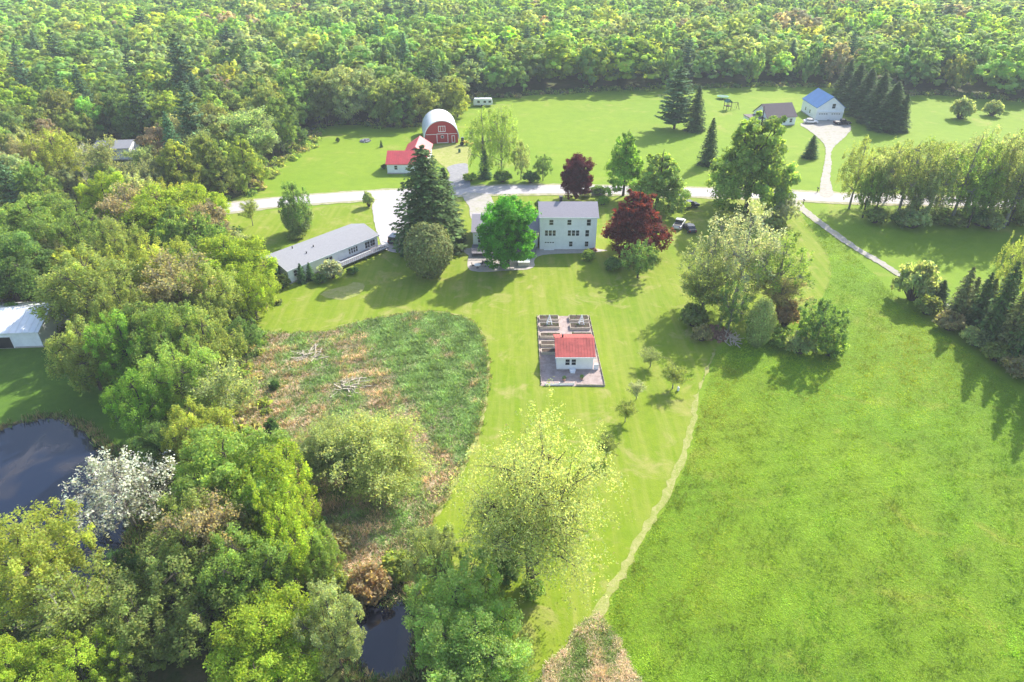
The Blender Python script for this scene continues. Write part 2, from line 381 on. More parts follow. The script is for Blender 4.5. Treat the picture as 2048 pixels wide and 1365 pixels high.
def conifer(seed, H=18, W=9, lev=26, nb=11, per=16, size=.55, c0=.04, tip=1.0, droop=.25, layered=False):
    r = np.random.default_rng(seed); A = Q(); B = Q(); a = W / 2
    B.add(tube(np.array([[0, 0, -.3], [0, 0, H * .4], [.05, 0, H * .98]]), [.32, .2, .03], 7), ONE)
    for i in range(lev):
        k = i / (lev - 1); z = H * (c0 + (1 - c0) * k ** .95)
        rad = a * (1 - k) ** tip * (1 if k > .08 else .85) + .15
        if layered: rad *= r.uniform(.55, 1.1)
        m = max(4, int(nb * (.45 + .55 * (1 - k)))) if not layered else max(3, int(nb * .6))
        for j in range(m):
            th = 2 * math.pi * (j + r.uniform(-.3, .3)) / m + i * .7; L = rad * r.uniform(.78, 1.12)
            dr = droop * L * r.uniform(.6, 1.3); dz = z + r.uniform(-.25, .25) * H / lev
            t = np.linspace(.12, 1, per)[:, None]; dirv = np.array([math.cos(th), math.sin(th), 0]); sd = np.array([-dirv[1], dirv[0], 0])
            wd = L * .22 * (1 - t ** 2 * .7) + .12
            p = dirv * L * t + np.array([0, 0, 1]) * (dz - dr * t * (1.3 - .5 * t) + (.25 * L * t * t if layered else 0)) + sd * wd * r.uniform(-1, 1, (per, 1)) + r.normal(size=(per, 3)) * .07
            p[:, 2] = np.maximum(p[:, 2], .15)
            nn = unit(np.array([0, 0, 1.0]) + dirv * .35 + rdir(r, per) * .55)
            A.add(leaves(r, p, nn, size * r.uniform(.6, 1.25, per) * (1.1 - .45 * k), 1.5), tints(r, per, .2) * math.exp(r.normal() * .14))
            if layered or j % 3 == 0:
                B.add(tube(np.array([[0, 0, dz], dirv * L * .8 + np.array([0, 0, dz - dr * .6])]), [.06, .02], 3), ONE)
    A.add(leaves(r, np.array([[0, 0, H]] * 8) + r.normal(size=(8, 3)) * .12, rdir(r, 8), np.full(8, size * .6)), ONE)
    return A, B, H, W
def ovoid(seed, H=8, W=7, n=9000, leaf=.24):
    r = np.random.default_rng(seed); A = Q(); B = Q(); a = W / 2
    B.add(tube(np.array([[0, 0, -.2], [0, 0, H * .5], [0, 0, H * .85]]), [.22, .15, .05], 6), ONE)
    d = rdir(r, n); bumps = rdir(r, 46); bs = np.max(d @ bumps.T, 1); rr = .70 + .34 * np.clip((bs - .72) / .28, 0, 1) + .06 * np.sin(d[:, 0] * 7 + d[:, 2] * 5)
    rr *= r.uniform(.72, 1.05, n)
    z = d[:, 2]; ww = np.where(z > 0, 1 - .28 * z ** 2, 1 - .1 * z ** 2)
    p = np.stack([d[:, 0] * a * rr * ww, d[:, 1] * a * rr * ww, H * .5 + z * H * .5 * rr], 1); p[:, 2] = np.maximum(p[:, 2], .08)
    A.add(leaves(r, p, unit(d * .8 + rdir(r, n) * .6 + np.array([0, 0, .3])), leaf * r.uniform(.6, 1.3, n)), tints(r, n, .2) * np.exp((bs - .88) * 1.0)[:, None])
    return A, B, H, W
def shrub_gen(seed, H=3, W=4, per=70, leaf=.25):
    r = np.random.default_rng(seed); A = Q(); B = Q(); a = W / 2
    for i in range(34):
        th = i * 2.4; rr = a * math.sqrt((i + .5) / 34) * .8; h = H * (1 - .5 * (rr / a) ** 2) * r.uniform(.45, .88)
        c = np.array([math.cos(th) * rr, math.sin(th) * rr, h]); B.add(tube(curve([c[0] * .15, c[1] * .15, 0], c, r, .1, 4), [.07, .05, .03, .02], 4), ONE)
        m = int(per * r.uniform(.6, 1.3)); dd = rdir(r, m); p = c + dd * W * .13 * r.uniform(.3, 1.1, (m, 1)); p[:, 2] = np.maximum(p[:, 2], .05)
        A.add(leaves(r, p, unit(dd * .5 + rdir(r, m) * .7 + np.array([0, 0, .2])), leaf * r.uniform(.6, 1.3, m)), tints(r, m) * math.exp(r.normal() * .15))
    return A, B, H, W

PROTO = {}
def proto(kind, gens, lm, bm=None):
    L = []
    for g in gens:
        A, B, H, W = g
        L.append((A.mesh('crown', [lm]), B.mesh('trunk', [bm or BARK]), H, W, A, B))
    PROTO[kind] = L
proto('dense_near', [broadleaf(s, 13, 11, .03, 14, 22, 150, .165, 1, tv=.12) for s in (1, 2, 41)], LEAF)
proto('airy_near', [broadleaf(s, 14, 10, .04, 17, 20, 92, .150, 2, 'vase', 1, .22, tv=.13) for s in (3, 4, 5, 43)], LEAF)
proto('thin', [broadleaf(s, 14, 9, .05, 15, 15, 46, .155, 3, 'vase', 1, .2, tv=.13) for s in (61, 62, 63)], LEAF, PALEBARK)
proto('yard_maple', [broadleaf(s, 14, 11, .01, 26, 18, 80, .25, 1, sh, rn=.5) for s, sh in ((50, 'round'), (51, 'cone'))], LEAF)
proto('dense_mid', [broadleaf(s, 14, 11, .03, 13, 18, 70, .27, 1, rn=.5) for s in (6, 7, 8)], LEAF)
proto('cone_mid', [broadleaf(s, 18, 12, .02, 20, 18, 60, .30, 1, 'cone', rn=.5) for s in (9, 10)], LEAF)
proto('airy_mid', [broadleaf(s, 15, 10, .06, 14, 14, 46, .25, 2, 'vase', 1, .2) for s in (11, 12)], LEAF)
proto('far', [broadleaf(s, 16, 10.5, .08, 10, 9, 44, .50, 0, sh, up=.45, tv=.09, rn=.35) for s, sh in ((13, 'round'), (14, 'vase'), (15, 'cone'), (16, 'round'))], LEAF)
def bigwillow():
    A, B, H, W = willow(20, 16, 15, 1500, .115, 26)
    A2, B2, *_ = broadleaf(70, 16, 12.5, .10, 24, 11, 62, .125, 3, 'round', 1, .3, rn=.6)
    A.V += A2.V; A.C += A2.C; A.M += A2.M; B.V += B2.V; B.C += B2.C; B.M += B2.M
    return A, B, H, W
proto('willow', [bigwillow()], LEAF)
proto('willow_bush', [willow(21, 10, 10, 2100, .13, 26, .5, .2), willow(22, 10, 10, 2000, .13, 26, .5, .2)], LEAF)
proto('twiggy', [twiggy(s, 13, 9, 700, 14, .2, .06) for s in (23, 24)], LEAF, PALEBARK)
proto('blossom', [broadleaf(25, 10, 9.5, .12, 18, 14, 26, .16, 4, 'vase', 1, .18)], PETAL, PALEBARK)
proto('spruce', [conifer(26, 20, 11, 36, 16, 22, .5, .01, .52, .3), conifer(27, 18, 8, 32, 13, 20, .45, .01, .65, .3)], NEEDLE)
proto('spruce_small', [conifer(28, 10, 5, 22, 11, 14, .4, .01, .65), conifer(29, 11, 4.5, 24, 10, 14, .4, .01, .6)], NEEDLE)
proto('pine', [conifer(30, 19, 12, 17, 11, 34, .7, .12, .55, .1, True), conifer(31, 21, 11, 18, 11, 30, .7, .2, .55, .08, True)], NEEDLE)
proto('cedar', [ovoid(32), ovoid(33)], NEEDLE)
proto('shrub', [shrub_gen(34), shrub_gen(35, 3, 4, 60, .3)], LEAF)
proto('far_conifer', [conifer(36, 19, 8, 16, 8, 7, 1.0, .05, .8), conifer(37, 20, 9, 13, 7, 9, 1.1, .15, .6, .1, True)], NEEDLE)

pick = random.Random(3)
def put(kind, x, y, h, wd, col, name, label, cat='tree', group=None, rz=None, parts=True, idx=None):
    L = PROTO[kind]; cm, tm, H, W, *_ = L[pick.randrange(len(L)) if idx is None else idx]
    o = empty(name, (x, y, 0), pick.uniform(0, 6.28) if rz is None else rz, label, cat, group)
    o.scale = (wd / W, wd / W, h / H)
    c = bpy.data.objects.new('crown', cm); COL.objects.link(c); c.parent = o; c.color = (*col, 1)
    t = bpy.data.objects.new('trunk', tm); COL.objects.link(t); t.parent = o
    return o

# ------------------------------------------------------------------ ground sheets
def smooth(pts, closed=True, step=1.5, jit=0.0, seed=0):
    r = random.Random(seed); n = len(pts); o = []
    rng_ = range(n if closed else n - 1)
    for i in rng_:
        g = lambda k: Vector(pts[(i + k) % n] if closed else pts[min(max(i + k, 0), n - 1)])
        a, b, c, d = g(-1), g(0), g(1), g(2); m = max(1, int((c - b).length / step))
        for j in range(m):
            t = j / m
            p = 0.5 * (2 * b + (c - a) * t + (2 * a - 5 * b + 4 * c - d) * t * t + (3 * b - a - 3 * c + d) * t ** 3)
            o.append(p)
    if not closed: o.append(Vector(pts[-1]))
    if jit: o = [p + Vector((r.uniform(-jit, jit), r.uniform(-jit, jit))) for p in o]
    return o
def wpts(px): return [P(u, v).to_2d() for u, v in px]
def sheet(name, pts, z, mat, thick=None):
    tri = tessellate_polygon([[Vector((p.x, p.y, 0)) for p in pts]])
    me = bpy.data.meshes.new(name); fs = []
    for t in tri:
        a, b, c = (pts[i] for i in t)
        fs.append(t if (b - a).cross(c - a) > 0 else t[::-1])
    me.from_pydata([(p.x, p.y, z) for p in pts], [], fs); me.materials.append(mat)
    o = bpy.data.objects.new(name, me); COL.objects.link(o); return tag(o, kind='structure')
def ribbon(name, pts, wds, z, mat, jit=0.0, seed=1, step=1.5):
    r = random.Random(seed); c = smooth(pts, False, step); n = len(c); vs = []; fs = []
    for i, p in enumerate(c):
        d = (c[min(i + 1, n - 1)] - c[max(i - 1, 0)]).normalized(); nn = Vector((-d.y, d.x))
        t = i / (n - 1) * (len(wds) - 1); k = min(int(t), len(wds) - 2); w_ = wds[k] + (wds[k + 1] - wds[k]) * (t - k)
        a = p + nn * (w_ / 2 + r.uniform(-jit, jit)); b = p - nn * (w_ / 2 + r.uniform(-jit, jit))
        vs += [(a.x, a.y, z), (b.x, b.y, z)]
        if i: fs.append((2 * i - 2, 2 * i - 1, 2 * i + 1, 2 * i))
    me = bpy.data.meshes.new(name); me.from_pydata(vs, [], fs); me.materials.append(mat)
    o = bpy.data.objects.new(name, me); COL.objects.link(o); return tag(o, kind='structure')
def inside(pts, X, Y):
    res = np.zeros(X.shape, bool); n = len(pts); j = n - 1
    for i in range(n):
        xi, yi = pts[i]; xj, yj = pts[j]
        c = ((yi > Y) != (yj > Y)) & (X < (xj - xi) * (Y - yi) / (yj - yi + 1e-12) + xi); res ^= c; j = i
    return res

me = bpy.data.meshes.new('ground'); S = 4000
me.from_pydata([(-S, -S, 0), (S, -S, 0), (S, S, 0), (-S, S, 0)], [], [(0, 1, 2, 3)]); me.materials.append(FLOOR)
g = bpy.data.objects.new('ground', me); COL.objects.link(g); tag(g, kind='structure')

OPEN_PX = [(395, 432), (440, 405), (490, 392), (530, 350), (585, 308), (632, 268), (655, 252), (720, 250), (790, 256), (850, 250), (895, 228), (925, 212),
           (960, 199), (1050, 192), (1150, 186), (1300, 178), (1450, 176), (1560, 172), (1660, 176), (1780, 188), (1900, 192), (2048, 204), (2500, 235), (2700, 420), (2700, 800),
           (2500, 1500), (1500, 1700), (1000, 1700), (900, 1300), (700, 1250), (560, 1000), (500, 860), (475, 760), (490, 690), (520, 620), (520, 560), (450, 500)]
OPEN = smooth(wpts(OPEN_PX), True, 4, .8, 3)
sheet('field', OPEN, .02, FIELD)
LAWN_PX = [(400, 436), (600, 418), (800, 402), (1000, 394), (1200, 394), (1400, 398), (1560, 398), (1600, 430), (1660, 520), (1640, 600), (1560, 640), (1440, 690), (1410, 740),
           (1392, 800), (1378, 870), (1345, 960), (1290, 1060), (1235, 1150), (1195, 1225), (1130, 1300), (1060, 1350), (950, 1300), (860, 1180), (860, 1050), (915, 950), (955, 860), (970, 760),
           (965, 680), (930, 635), (850, 622), (740, 640), (640, 664), (500, 672), (500, 600), (480, 520), (420, 470)]
LAWNP = smooth(wpts(LAWN_PX), True, 1.5, .12, 4)
sheet('lawn', LAWNP, .05, LAWN)
MEADOW_PX = [(1612, 432), (1700, 505), (1760, 560), (1800, 600), (2100, 830), (2500, 1100), (2500, 1500), (1700, 1700), (1330, 1500), (1268, 1365), (1215, 1225), (1248, 1160), (1300, 1065),
             (1360, 960), (1392, 870), (1404, 800), (1425, 740), (1450, 692), (1560, 640), (1640, 600), (1655, 520), (1600, 440)]
MEADOWP = smooth(wpts(MEADOW_PX), True, 2.0, .2, 5)
sheet('meadow', MEADOWP, .035, MEADOW)
MARSH_PX = [(470, 672), (560, 668), (650, 666), (745, 641), (850, 626), (925, 638), (960, 668), (972, 710), (972, 770), (955, 855), (912, 955), (868, 1030), (830, 1120), (812, 1200),
            (690, 1195), (600, 1150), (560, 1050), (490, 900), (470, 800)]
MARSHP = smooth(wpts(MARSH_PX), True, 1.0, .38, 6)
sheet('marsh', MARSHP, .065, MARSH)
DRYP = smooth(wpts([(1195, 1228), (1240, 1290), (1285, 1365), (1330, 1480), (1000, 1480), (1060, 1380), (1120, 1305)]), True, .8, .3, 8)
sheet('dry_patch', DRYP, .06, DRY)
ribbon('mown_edge', wpts([(1430, 700), (1412, 745), (1392, 800), (1385, 850), (1350, 950), (1290, 1065), (1235, 1160), (1195, 1228), (1150, 1285)]), [.25, .35, .5, .75, .9, .9, 1.0, .8], .07, STRIP, .28, 2, .8)
ribbon('mown_edge', wpts([(640, 662), (745, 639), (850, 624), (925, 634), (963, 665), (975, 710), (974, 780), (957, 865), (915, 955), (870, 1035)]), [.15, .2, .2, .2, .25, .4, .55, .7, .6], .075, STRIP, .16, 3, .8)
# pond and pool
POND_PX = [(-260, 930), (-60, 872), (0, 862), (50, 845), (110, 838), (160, 855), (200, 890), (238, 930), (250, 990), (255, 1080), (230, 1160), (150, 1215), (60, 1230), (-200, 1260)]
PONDP = smooth(wpts(POND_PX), True, 1.0, .12, 10)
cx = sum(p.x for p in PONDP) / len(PONDP); cy = sum(p.y for p in PONDP) / len(PONDP)
sheet('pond_bank', [p + (p - Vector((cx, cy))).normalized() * random.uniform(.8, 1.6) for p in PONDP], .06, MUD)
sheet('pond', PONDP, .085, WATER)
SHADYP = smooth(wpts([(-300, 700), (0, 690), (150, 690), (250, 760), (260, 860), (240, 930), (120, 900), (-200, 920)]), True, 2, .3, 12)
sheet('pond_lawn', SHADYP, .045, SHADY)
POOLP = smooth(wpts([(670, 1212), (705, 1186), (760, 1182), (812, 1192), (830, 1260), (815, 1345), (760, 1362), (715, 1350), (700, 1290)]), True, .6, .15, 13)
cx = sum(p.x for p in POOLP) / len(POOLP); cy = sum(p.y for p in POOLP) / len(POOLP)
sheet('pool_bank', [p + (p - Vector((cx, cy))).normalized() * random.uniform(.5, 1.4) for p in POOLP], .08, MUD)
sheet('pool', POOLP, .10, WATER)
# roads
ROAD_PX = [(-150, 520), (150, 458), (400, 424), (560, 405), (720, 393), (820, 388), (920, 383), (1050, 380), (1200, 381), (1400, 386), (1560, 391), (1660, 396), (1850, 402), (2100, 410), (2500, 425)]
ribbon('road_shoulder', wpts(ROAD_PX), [9.2, 8.4, 8.6, 8.6, 9.0, 8.6], .09, SHOULDER, .35, 5)
ribbon('road', wpts(ROAD_PX), [6.4, 6.2, 6.2, 6.2, 6.2], .11, ROADM, .06, 6)
sheet('driveway', smooth(wpts([(751, 402), (748, 440), (756, 470), (776, 503), (850, 503), (905, 470), (850, 440), (822, 402)]), True, 1, .1, 14), .12, ROADM)
sheet('driveway', smooth(wpts([(925, 388), (938, 415), (946, 442), (1000, 445), (988, 410), (975, 390)]), True, 1, .1, 15), .122, GRAVEL)
sheet('barn_driveway', smooth(wpts([(850, 300), (878, 292), (925, 290), (942, 300), (936, 330), (938, 374), (890, 378), (898, 345), (872, 322)]), True, 1, .2, 16), .10, STRIP)
sheet('barn_driveway', smooth(wpts([(895, 335), (932, 328), (936, 350), (938, 376), (886, 380), (900, 352)]), True, 1, .1, 17), .126, GREYASPH)
sheet('gravel_driveway', smooth(wpts([(1640, 392), (1644, 350), (1650, 318), (1648, 290), (1618, 262), (1600, 250), (1625, 243), (1690, 243), (1702, 258), (1690, 275), (1664, 300), (1663, 330), (1660, 360), (1666, 392)]), True, 1, .15, 18), .128, GRAVEL)
ribbon('path', wpts([(1562, 388), (1592, 410), (1640, 447), (1700, 490), (1750, 520), (1795, 548), (1850, 582), (1905, 625)]), [6.5, 2.6, 2.1, 1.9, 1.8, 1.8, 1.8, 1.5], .13, GRAVEL, .2, 7, .8)
PAVP = [Vector(p) for p in ((4.3, 83.2), (13.9, 83.0), (13.5, 104.2), (4.4, 104.2))]
sheet('garden_paving', PAVP, .09, PAVING)
sheet('patio', smooth(wpts([(937, 512), (945, 543), (1035, 541), (1066, 536), (1082, 512), (1190, 506), (1195, 499), (940, 497)]), True, .8, .1, 19), .09, CONC)
sheet('bare_soil', smooth(wpts([(680, 575), (640, 590), (690, 600), (730, 580), (720, 565)]), True, 1, .3, 20), .068, STRIP)

# ------------------------------------------------------------------ buildings
def win(parent, T, x, z, wd, ht, mull=1, door=False, fm=None):
    a = MB(); a.T = T; t = .09
    a.box(x - wd / 2 - t, x - wd / 2, -.07, .03, z - t, z + ht + t); a.box(x + wd / 2, x + wd / 2 + t, -.07, .03, z - t, z + ht + t)
    a.box(x - wd / 2, x + wd / 2, -.068, .03, z + ht, z + ht + t); a.box(x - wd / 2, x + wd / 2, -.068, .03, z - t, z)
    if not door:
        a.box(x - wd / 2, x + wd / 2, -.045, .0, z + ht / 2 - .03, z + ht / 2 + .03)
        for k in range(1, mull): a.box(x - wd / 2 + wd * k / mull - .03, x - wd / 2 + wd * k / mull + .03, -.047, .0, z, z + ht)
    f = a.build('door' if door else 'window', fm or TRIM, parent)
    b = MB(); b.T = T; b.box(x - wd / 2, x + wd / 2, -.03, .02, z, z + ht)
    b.build('panel' if door else 'pane', TRIM if door else GLASS, f)
    if door:
        c = MB(); c.T = T; c.box(x + wd * .3, x + wd * .3 + .06, -.09, -.03, z + ht * .45, z + ht * .52); c.build('handle', STEEL, f)
    return f
FRONT = Matrix.Identity(4)
def side(x): return Matrix.Translation((x, 0, 0)) @ Matrix.Rotation(math.pi / 2, 4, 'Z')       # right gable (x = L): local x -> depth
def lside(D): return Matrix.Translation((0, D, 0)) @ Matrix.Rotation(-math.pi / 2, 4, 'Z')
def gable(name, label, loc, rz, L, D, ez, rz_, wallm, roofm, axis='x', over=.35, cat='house', ribs=0, base=0.0, foundation=True):
    o = empty(name, loc, R(rz), label, cat)
    a = MB()
    if axis == 'x':
        a.prism([(0, 0), (D, 0), (D, ez), (D / 2, rz_), (0, ez)], 0, L, 'x')
    else:
        a.prism([(0, 0), (L, 0), (L, ez), (L / 2, rz_), (0, ez)], 0, D, 'y')
    a.build('wall', wallm, o)
    if foundation:
        a = MB(); a.box(-.05, L + .05, -.05, D + .05, 0, .3); a.build('foundation', CONC, o)
    span = D if axis == 'x' else L; s = (rz_ - ez) / (span / 2); t = .14; ov = over
    prof = [(-ov, ez - s * ov + .03), (span / 2, rz_ + .03), (span + ov, ez - s * ov + .03), (span + ov, ez - s * ov + .03 + t), (span / 2, rz_ + .03 + t), (-ov, ez - s * ov + .03 + t)]
    a = MB()
    a.prism(prof, -over, (L if axis == 'x' else D) + over, 'x' if axis == 'x' else 'y')
    if ribs:
        n = int(((L if axis == 'x' else D) + 2 * over) / ribs)
        for i in range(n + 1):
            k = -over + .05 + i * ribs
            p2 = [(-ov + .02, ez - s * ov + t + .035), (span / 2, rz_ + t + .035), (span + ov - .02, ez - s * ov + t + .035), (span + ov - .02, ez - s * ov + t + .08), (span / 2, rz_ + t + .08), (-ov + .02, ez - s * ov + t + .08)]
            a.prism(p2, k, k + .05, 'x' if axis == 'x' else 'y')
    rf = a.build('roof', roofm, o)
    return o, rf
def eave_trim(o, L, D, ez, s, over):
    a = MB(); a.box(-over, L + over, -over - .06, -over, ez - s * over - .06, ez - s * over + .15); a.build('fascia', TRIM, o)

# main three-storey house
ho, rf = gable('white_house', 'tall white three-storey house with grey roof behind the lawn, right of the bright green maple', (5.8, 132, 0), 0, 11.7, 8.2, 7.5, 9.1, WHITE, MAUVEROOF)
eave_trim(ho, 11.7, 8.2, 7.5, 1.6 / 4.1, .35)
for x in (2.3, 6.0): win(ho, FRONT, x, 5.75, .8, 1.1)
win(ho, FRONT, 10.0, 5.6, .8, 1.35)
for x in (1.35, 2.15, 2.95): win(ho, FRONT, x, 3.35, .6, 1.2)
for x in (6.1, 6.95, 7.8): win(ho, FRONT, x, 3.35, .65, 1.2)
win(ho, FRONT, 9.8, 3.2, .75, 1.4)
win(ho, FRONT, 6.5, .95, .7, 1.1); win(ho, FRONT, 9.8, .95, .7, 1.1)
gd = MB(); gd.box(.9, 3.1, -.06, .02, .1, 2.15); gdo = gd.build('garage_door', TRIM, ho)
for k in range(4):
    gd = MB(); gd.box(1.05 + k * .52, 1.42 + k * .52, -.075, -.05, 1.75, 1.95); gd.build('pane', GLASS, gdo)
win(ho, lside(8.2), 2.5, 3.4, .8, 1.2); win(ho, lside(8.2), 5.7, 5.6, .8, 1.2); win(ho, side(11.7), 4, 3.4, .9, 1.2)
a = MB(); a.box(4.1, 4.7, 4.3, 4.9, 8.6, 10.1); a.box(4.02, 4.78, 4.22, 4.98, 10.1, 10.22); a.build('chimney', BLACKM, rf)
a = MB(); a.box(10.9, 11.0, -.1, -.02, .2, 7.3); a.build('downspout', TRIM, ho)
# garage wing with deck
wo, rf2 = gable('garage_wing', 'low white wing with grey roof and dark deck, half hidden behind the bright green maple', (-8.2, 133.2, 0), 0, 13.6, 10, 3.7, 5.5, WHITE, MAUVEROOF)
for x in (1.6, 4.4, 8.5, 11.6): win(wo, FRONT, x, 1.3, 1.1, 1.2, 2)
win(wo, lside(10), 3, 1.4, .9, 1.1); win(wo, FRONT, 6.4, .35, 1.0, 2.0, door=True)
a = MB(); a.box(-.2, 13.2, -4.6, -.1, .75, .9)
for x in (-.1, 3.2, 6.5, 9.8, 13.0):
    for y in (-4.5, -2.2): a.box(x, x + .14, y, y + .14, 0, .75)
dk = a.build('deck', DECKM, wo)
a = MB()
for i in range(13): a.box(-.15 + i * 1.1, -.07 + i * 1.1, -4.55, -4.47, .9, 1.75)
a.box(-.2, 13.2, -4.58, -4.44, 1.75, 1.84); a.box(-.2, 13.2, -4.54, -4.48, 1.25, 1.31); a.build('railing', DECKM, dk)

# long white mobile home
mo, rf3 = gable('mobile_home', 'long low white house with pale grey roof, set at an angle beside the left driveway', (-42.5, 116.5, 0), 50, 22, 8.6, 2.9, 4.1, WHITE, GREYROOF)
eave_trim(mo, 22, 8.6, 2.9, 1.2 / 4.3, .35)
for x, z, w_, h_ in ((1.6, 1.2, .7, 1.2), (3.1, 1.2, .7, 1.2), (9.0, 1.0, .75, 1.3), (9.9, 1.0, .75, 1.3), (14.6, 1.2, .4, 1.1), (15.2, 1.2, .4, 1.1), (15.8, 1.2, .4, 1.1), (16.4, 1.2, .4, 1.1)): win(mo, FRONT, x, z, w_, h_)
win(mo, FRONT, 11.3, .4, .95, 2.0, door=True)
for x in (19.2, 20.6): win(mo, FRONT, x, 1.0, 1.2, 1.3, 2)
win(mo, lside(8.6), 4.3, 1.3, 1.0, 1.0, 2)
for q_ in ((5.5, 6.0, 3.6), (8.5, 3.2, 3.7), (6.1, 2.2, 3.4)):
    a = MB(); a.cyl(q_, .11, 'z', .65); a.build('vent_pipe', BLACKM, rf3)
a = MB(); a.box(10.4, 22.6, -2.6, -.1, .55, .68)
for x in (10.5, 13.5, 16.5, 19.5, 22.4): a.box(x, x + .12, -2.55, -2.43, 0, .55)
dk = a.build('porch_deck', DECKM, mo)
a = MB()
for i in range(25): a.box(10.4 + i * .5, 10.45 + i * .5, -2.58, -2.53, .68, 1.55)
a.box(10.35, 22.6, -2.62, -2.5, 1.5, 1.62); a.box(10.35, 22.6, -2.6, -2.52, .78, .86)
a.box(22.5, 22.62, -2.5, -.1, 1.5, 1.62); a.box(10.35, 10.45, -2.5, -1.4, 1.5, 1.62); a.build('railing', TRIM, dk)
a = MB(); [a.box(9.6 - k * .3, 10.0 - k * .3, -2.3, -1.0, .36 - k * .18, .5 - k * .18) for k in range(3)]; a.build('step', DECKM, dk)

# red barn, rainbow roof
bo = empty('red_barn', (-26.8, 210.5, 0), R(9), 'big red barn with white arched roof and white trimmed doors', 'barn')
BW, BH, BL = 10.4, 6.9, 13.0
def arch(w_, h_, inset=0.0, n=14):
    pts = [(w_ - inset, 0), (w_ - inset, 1.2)]
    for i in range(1, n * 2):
        t = i / (2 * n); ang = t * math.pi
        x = w_ / 2 + math.cos(ang) * (w_ / 2 - inset); z = 1.2 + (h_ - inset - 1.2) * (math.sin(ang) ** .86)
        pts.append((x, z))
    return pts + [(inset, 1.2), (inset, 0)]
a = MB(); a.prism(arch(BW, BH, .15), 0, BL, 'y'); a.build('wall', REDWALL, bo)
ou = arch(BW + .5, BH + .3); ou = [(x - .25, z) for x, z in ou]; inn = arch(BW, BH, -.02)
a = MB()
for i in range(1, len(ou) - 2):
    p, q, r_, s_ = ou[i], ou[i + 1], inn[i + 1], inn[i]
    a.prism([p, q, r_, s_], -.9, BL + .4, 'y')
a.build('roof', METALROOF, bo)
def ring(a, x0, x1, z0, z1, t=.16, y0=-.07, y1=.05):
    a.box(x0, x0 + t, y0, y1, z0, z1); a.box(x1 - t, x1, y0, y1, z0, z1); a.box(x0 + t, x1 - t, y0 + .003, y1, z1 - t, z1); a.box(x0 + t, x1 - t, y0 + .003, y1, z0, z0 + t)
def bdoor(name, x0, x1, z0, z1, cross=None, mat=REDWALL):
    a = MB(); a.box(x0, x1, -.04, .1, z0, z1); d = a.build(name, mat, bo); f = MB(); ring(f, x0, x1, z0, z1)
    if cross == 'x':
        f.bar((x0 + .1, -.075, z0 + .1), (x1 - .1, -.075, z1 - .1), .12); f.bar((x0 + .1, -.085, z1 - .1), (x1 - .1, -.085, z0 + .1), .12)
    if cross == 'v':
        for k in (.33, .66): f.box(x0 + (x1 - x0) * k - .06, x0 + (x1 - x0) * k + .06, -.072, .05, z0 + .16, z1 - .16)
    f.build('trim', TRIM, d); return d
bdoor('barn_door', 3.7, 7.2, .1, 3.0, None); bdoor('hayloft_door', 4.3, 6.5, 3.5, 5.3, 'v'); bdoor('side_door', 8.3, 9.3, .1, 2.3)
a = MB(); a.box(5.0, 5.9, -.12, -.03, 1.6, 2.4); f = a.build('window', TRIM, bo); b = MB(); b.box(5.1, 5.8, -.14, -.1, 1.7, 2.3); b.build('pane', GLASS, f)
for q0, q1 in ((.5, 3.6), (7.35, 9.9)):
    a = MB(); a.box(q0, q1, -.06, .12, 2.75, 2.9); a.build('trim_band', TRIM, bo)

# little red-roofed house by the road
ro, rf4 = gable('red_roof_cottage', 'small white cottage with red metal roof, left of the tall spruce by the road', (-33.9, 182, 0), 0, 10.5, 9.2, 2.75, 4.9, WHITE, REDROOF, ribs=.6)
win(ro, FRONT, 2.4, 1.2, .8, 1.1); win(ro, FRONT, 6.0, 1.2, .8, 1.1); win(ro, lside(9.2), 4.5, 1.3, .9, 1.1)
a = MB(); a.prism([(3.8, 0), (10.4, 0), (10.4, 3.1), (7.1, 5.3), (3.8, 3.1)], 8.8, 17.5, 'y'); a.build('rear_wing', WHITE, ro)
a = MB(); a.prism([(3.4, 2.87), (7.1, 5.34), (10.8, 2.87), (10.8, 3.02), (7.1, 5.49), (3.4, 3.02)], 6.6, 17.9, 'y'); a.build('rear_roof', REDROOF, ro)

# garden shed
so_, rf5 = gable('garden_shed', 'small white garden shed with faded red roof inside the planter garden', (6.9, 87.4, 0), 0, 5.6, 6.2, 2.6, 3.9, WHITE, FADEDRED, over=.3, cat='shed', ribs=.45)
eave_trim(so_, 5.6, 6.2, 2.6, 1.3 / 3.1, .3)
win(so_, FRONT, 1.65, 1.05, .65, 1.05); win(so_, FRONT, 2.6, 1.05, .65, 1.05)
win(so_, lside(6.2), 3, 1.1, .9, 1.0); win(so_, side(5.6), 1.4, .1, 1.0, 2.0, door=True)
a = MB(); a.box(2.0, 2.9, -.6, -.1, .12, .5); a.box(2.1, 2.8, -1.0, -.6, .12, .3); a.build('step', TRIM, so_)
a = MB(); a.box(.9, 1.15, 3.4, 3.65, 3.6, 4.4); a.build('flue', BLACKM, rf5)
a = MB(); a.box(5.75, 6.5, 0.1, .18, 0.1, 1.1); a.box(5.75, 6.5, .02, .1, .95, 1.05); a.build('gate_panel', TRIM, so_)

# white metal outbuilding at left edge
oo, rf6 = gable('white_outbuilding', 'white metal outbuilding with black doorway, cut by the left edge above the pond', (-89.5, 93.2, 0), 4, 13, 10, 3.0, 4.7, WHITE, METALROOF, cat='outbuilding', ribs=1.0)
a = MB(); a.box(5.9, 8.6, -.08, .05, .1, 2.3); f = a.build('doorway', TRIM, oo); b = MB(); b.box(6.05, 8.45, -.1, -.06, .12, 2.15); b.build('opening_shade', BLACKM, f)  # black panel stands in for the shade inside the open doorway
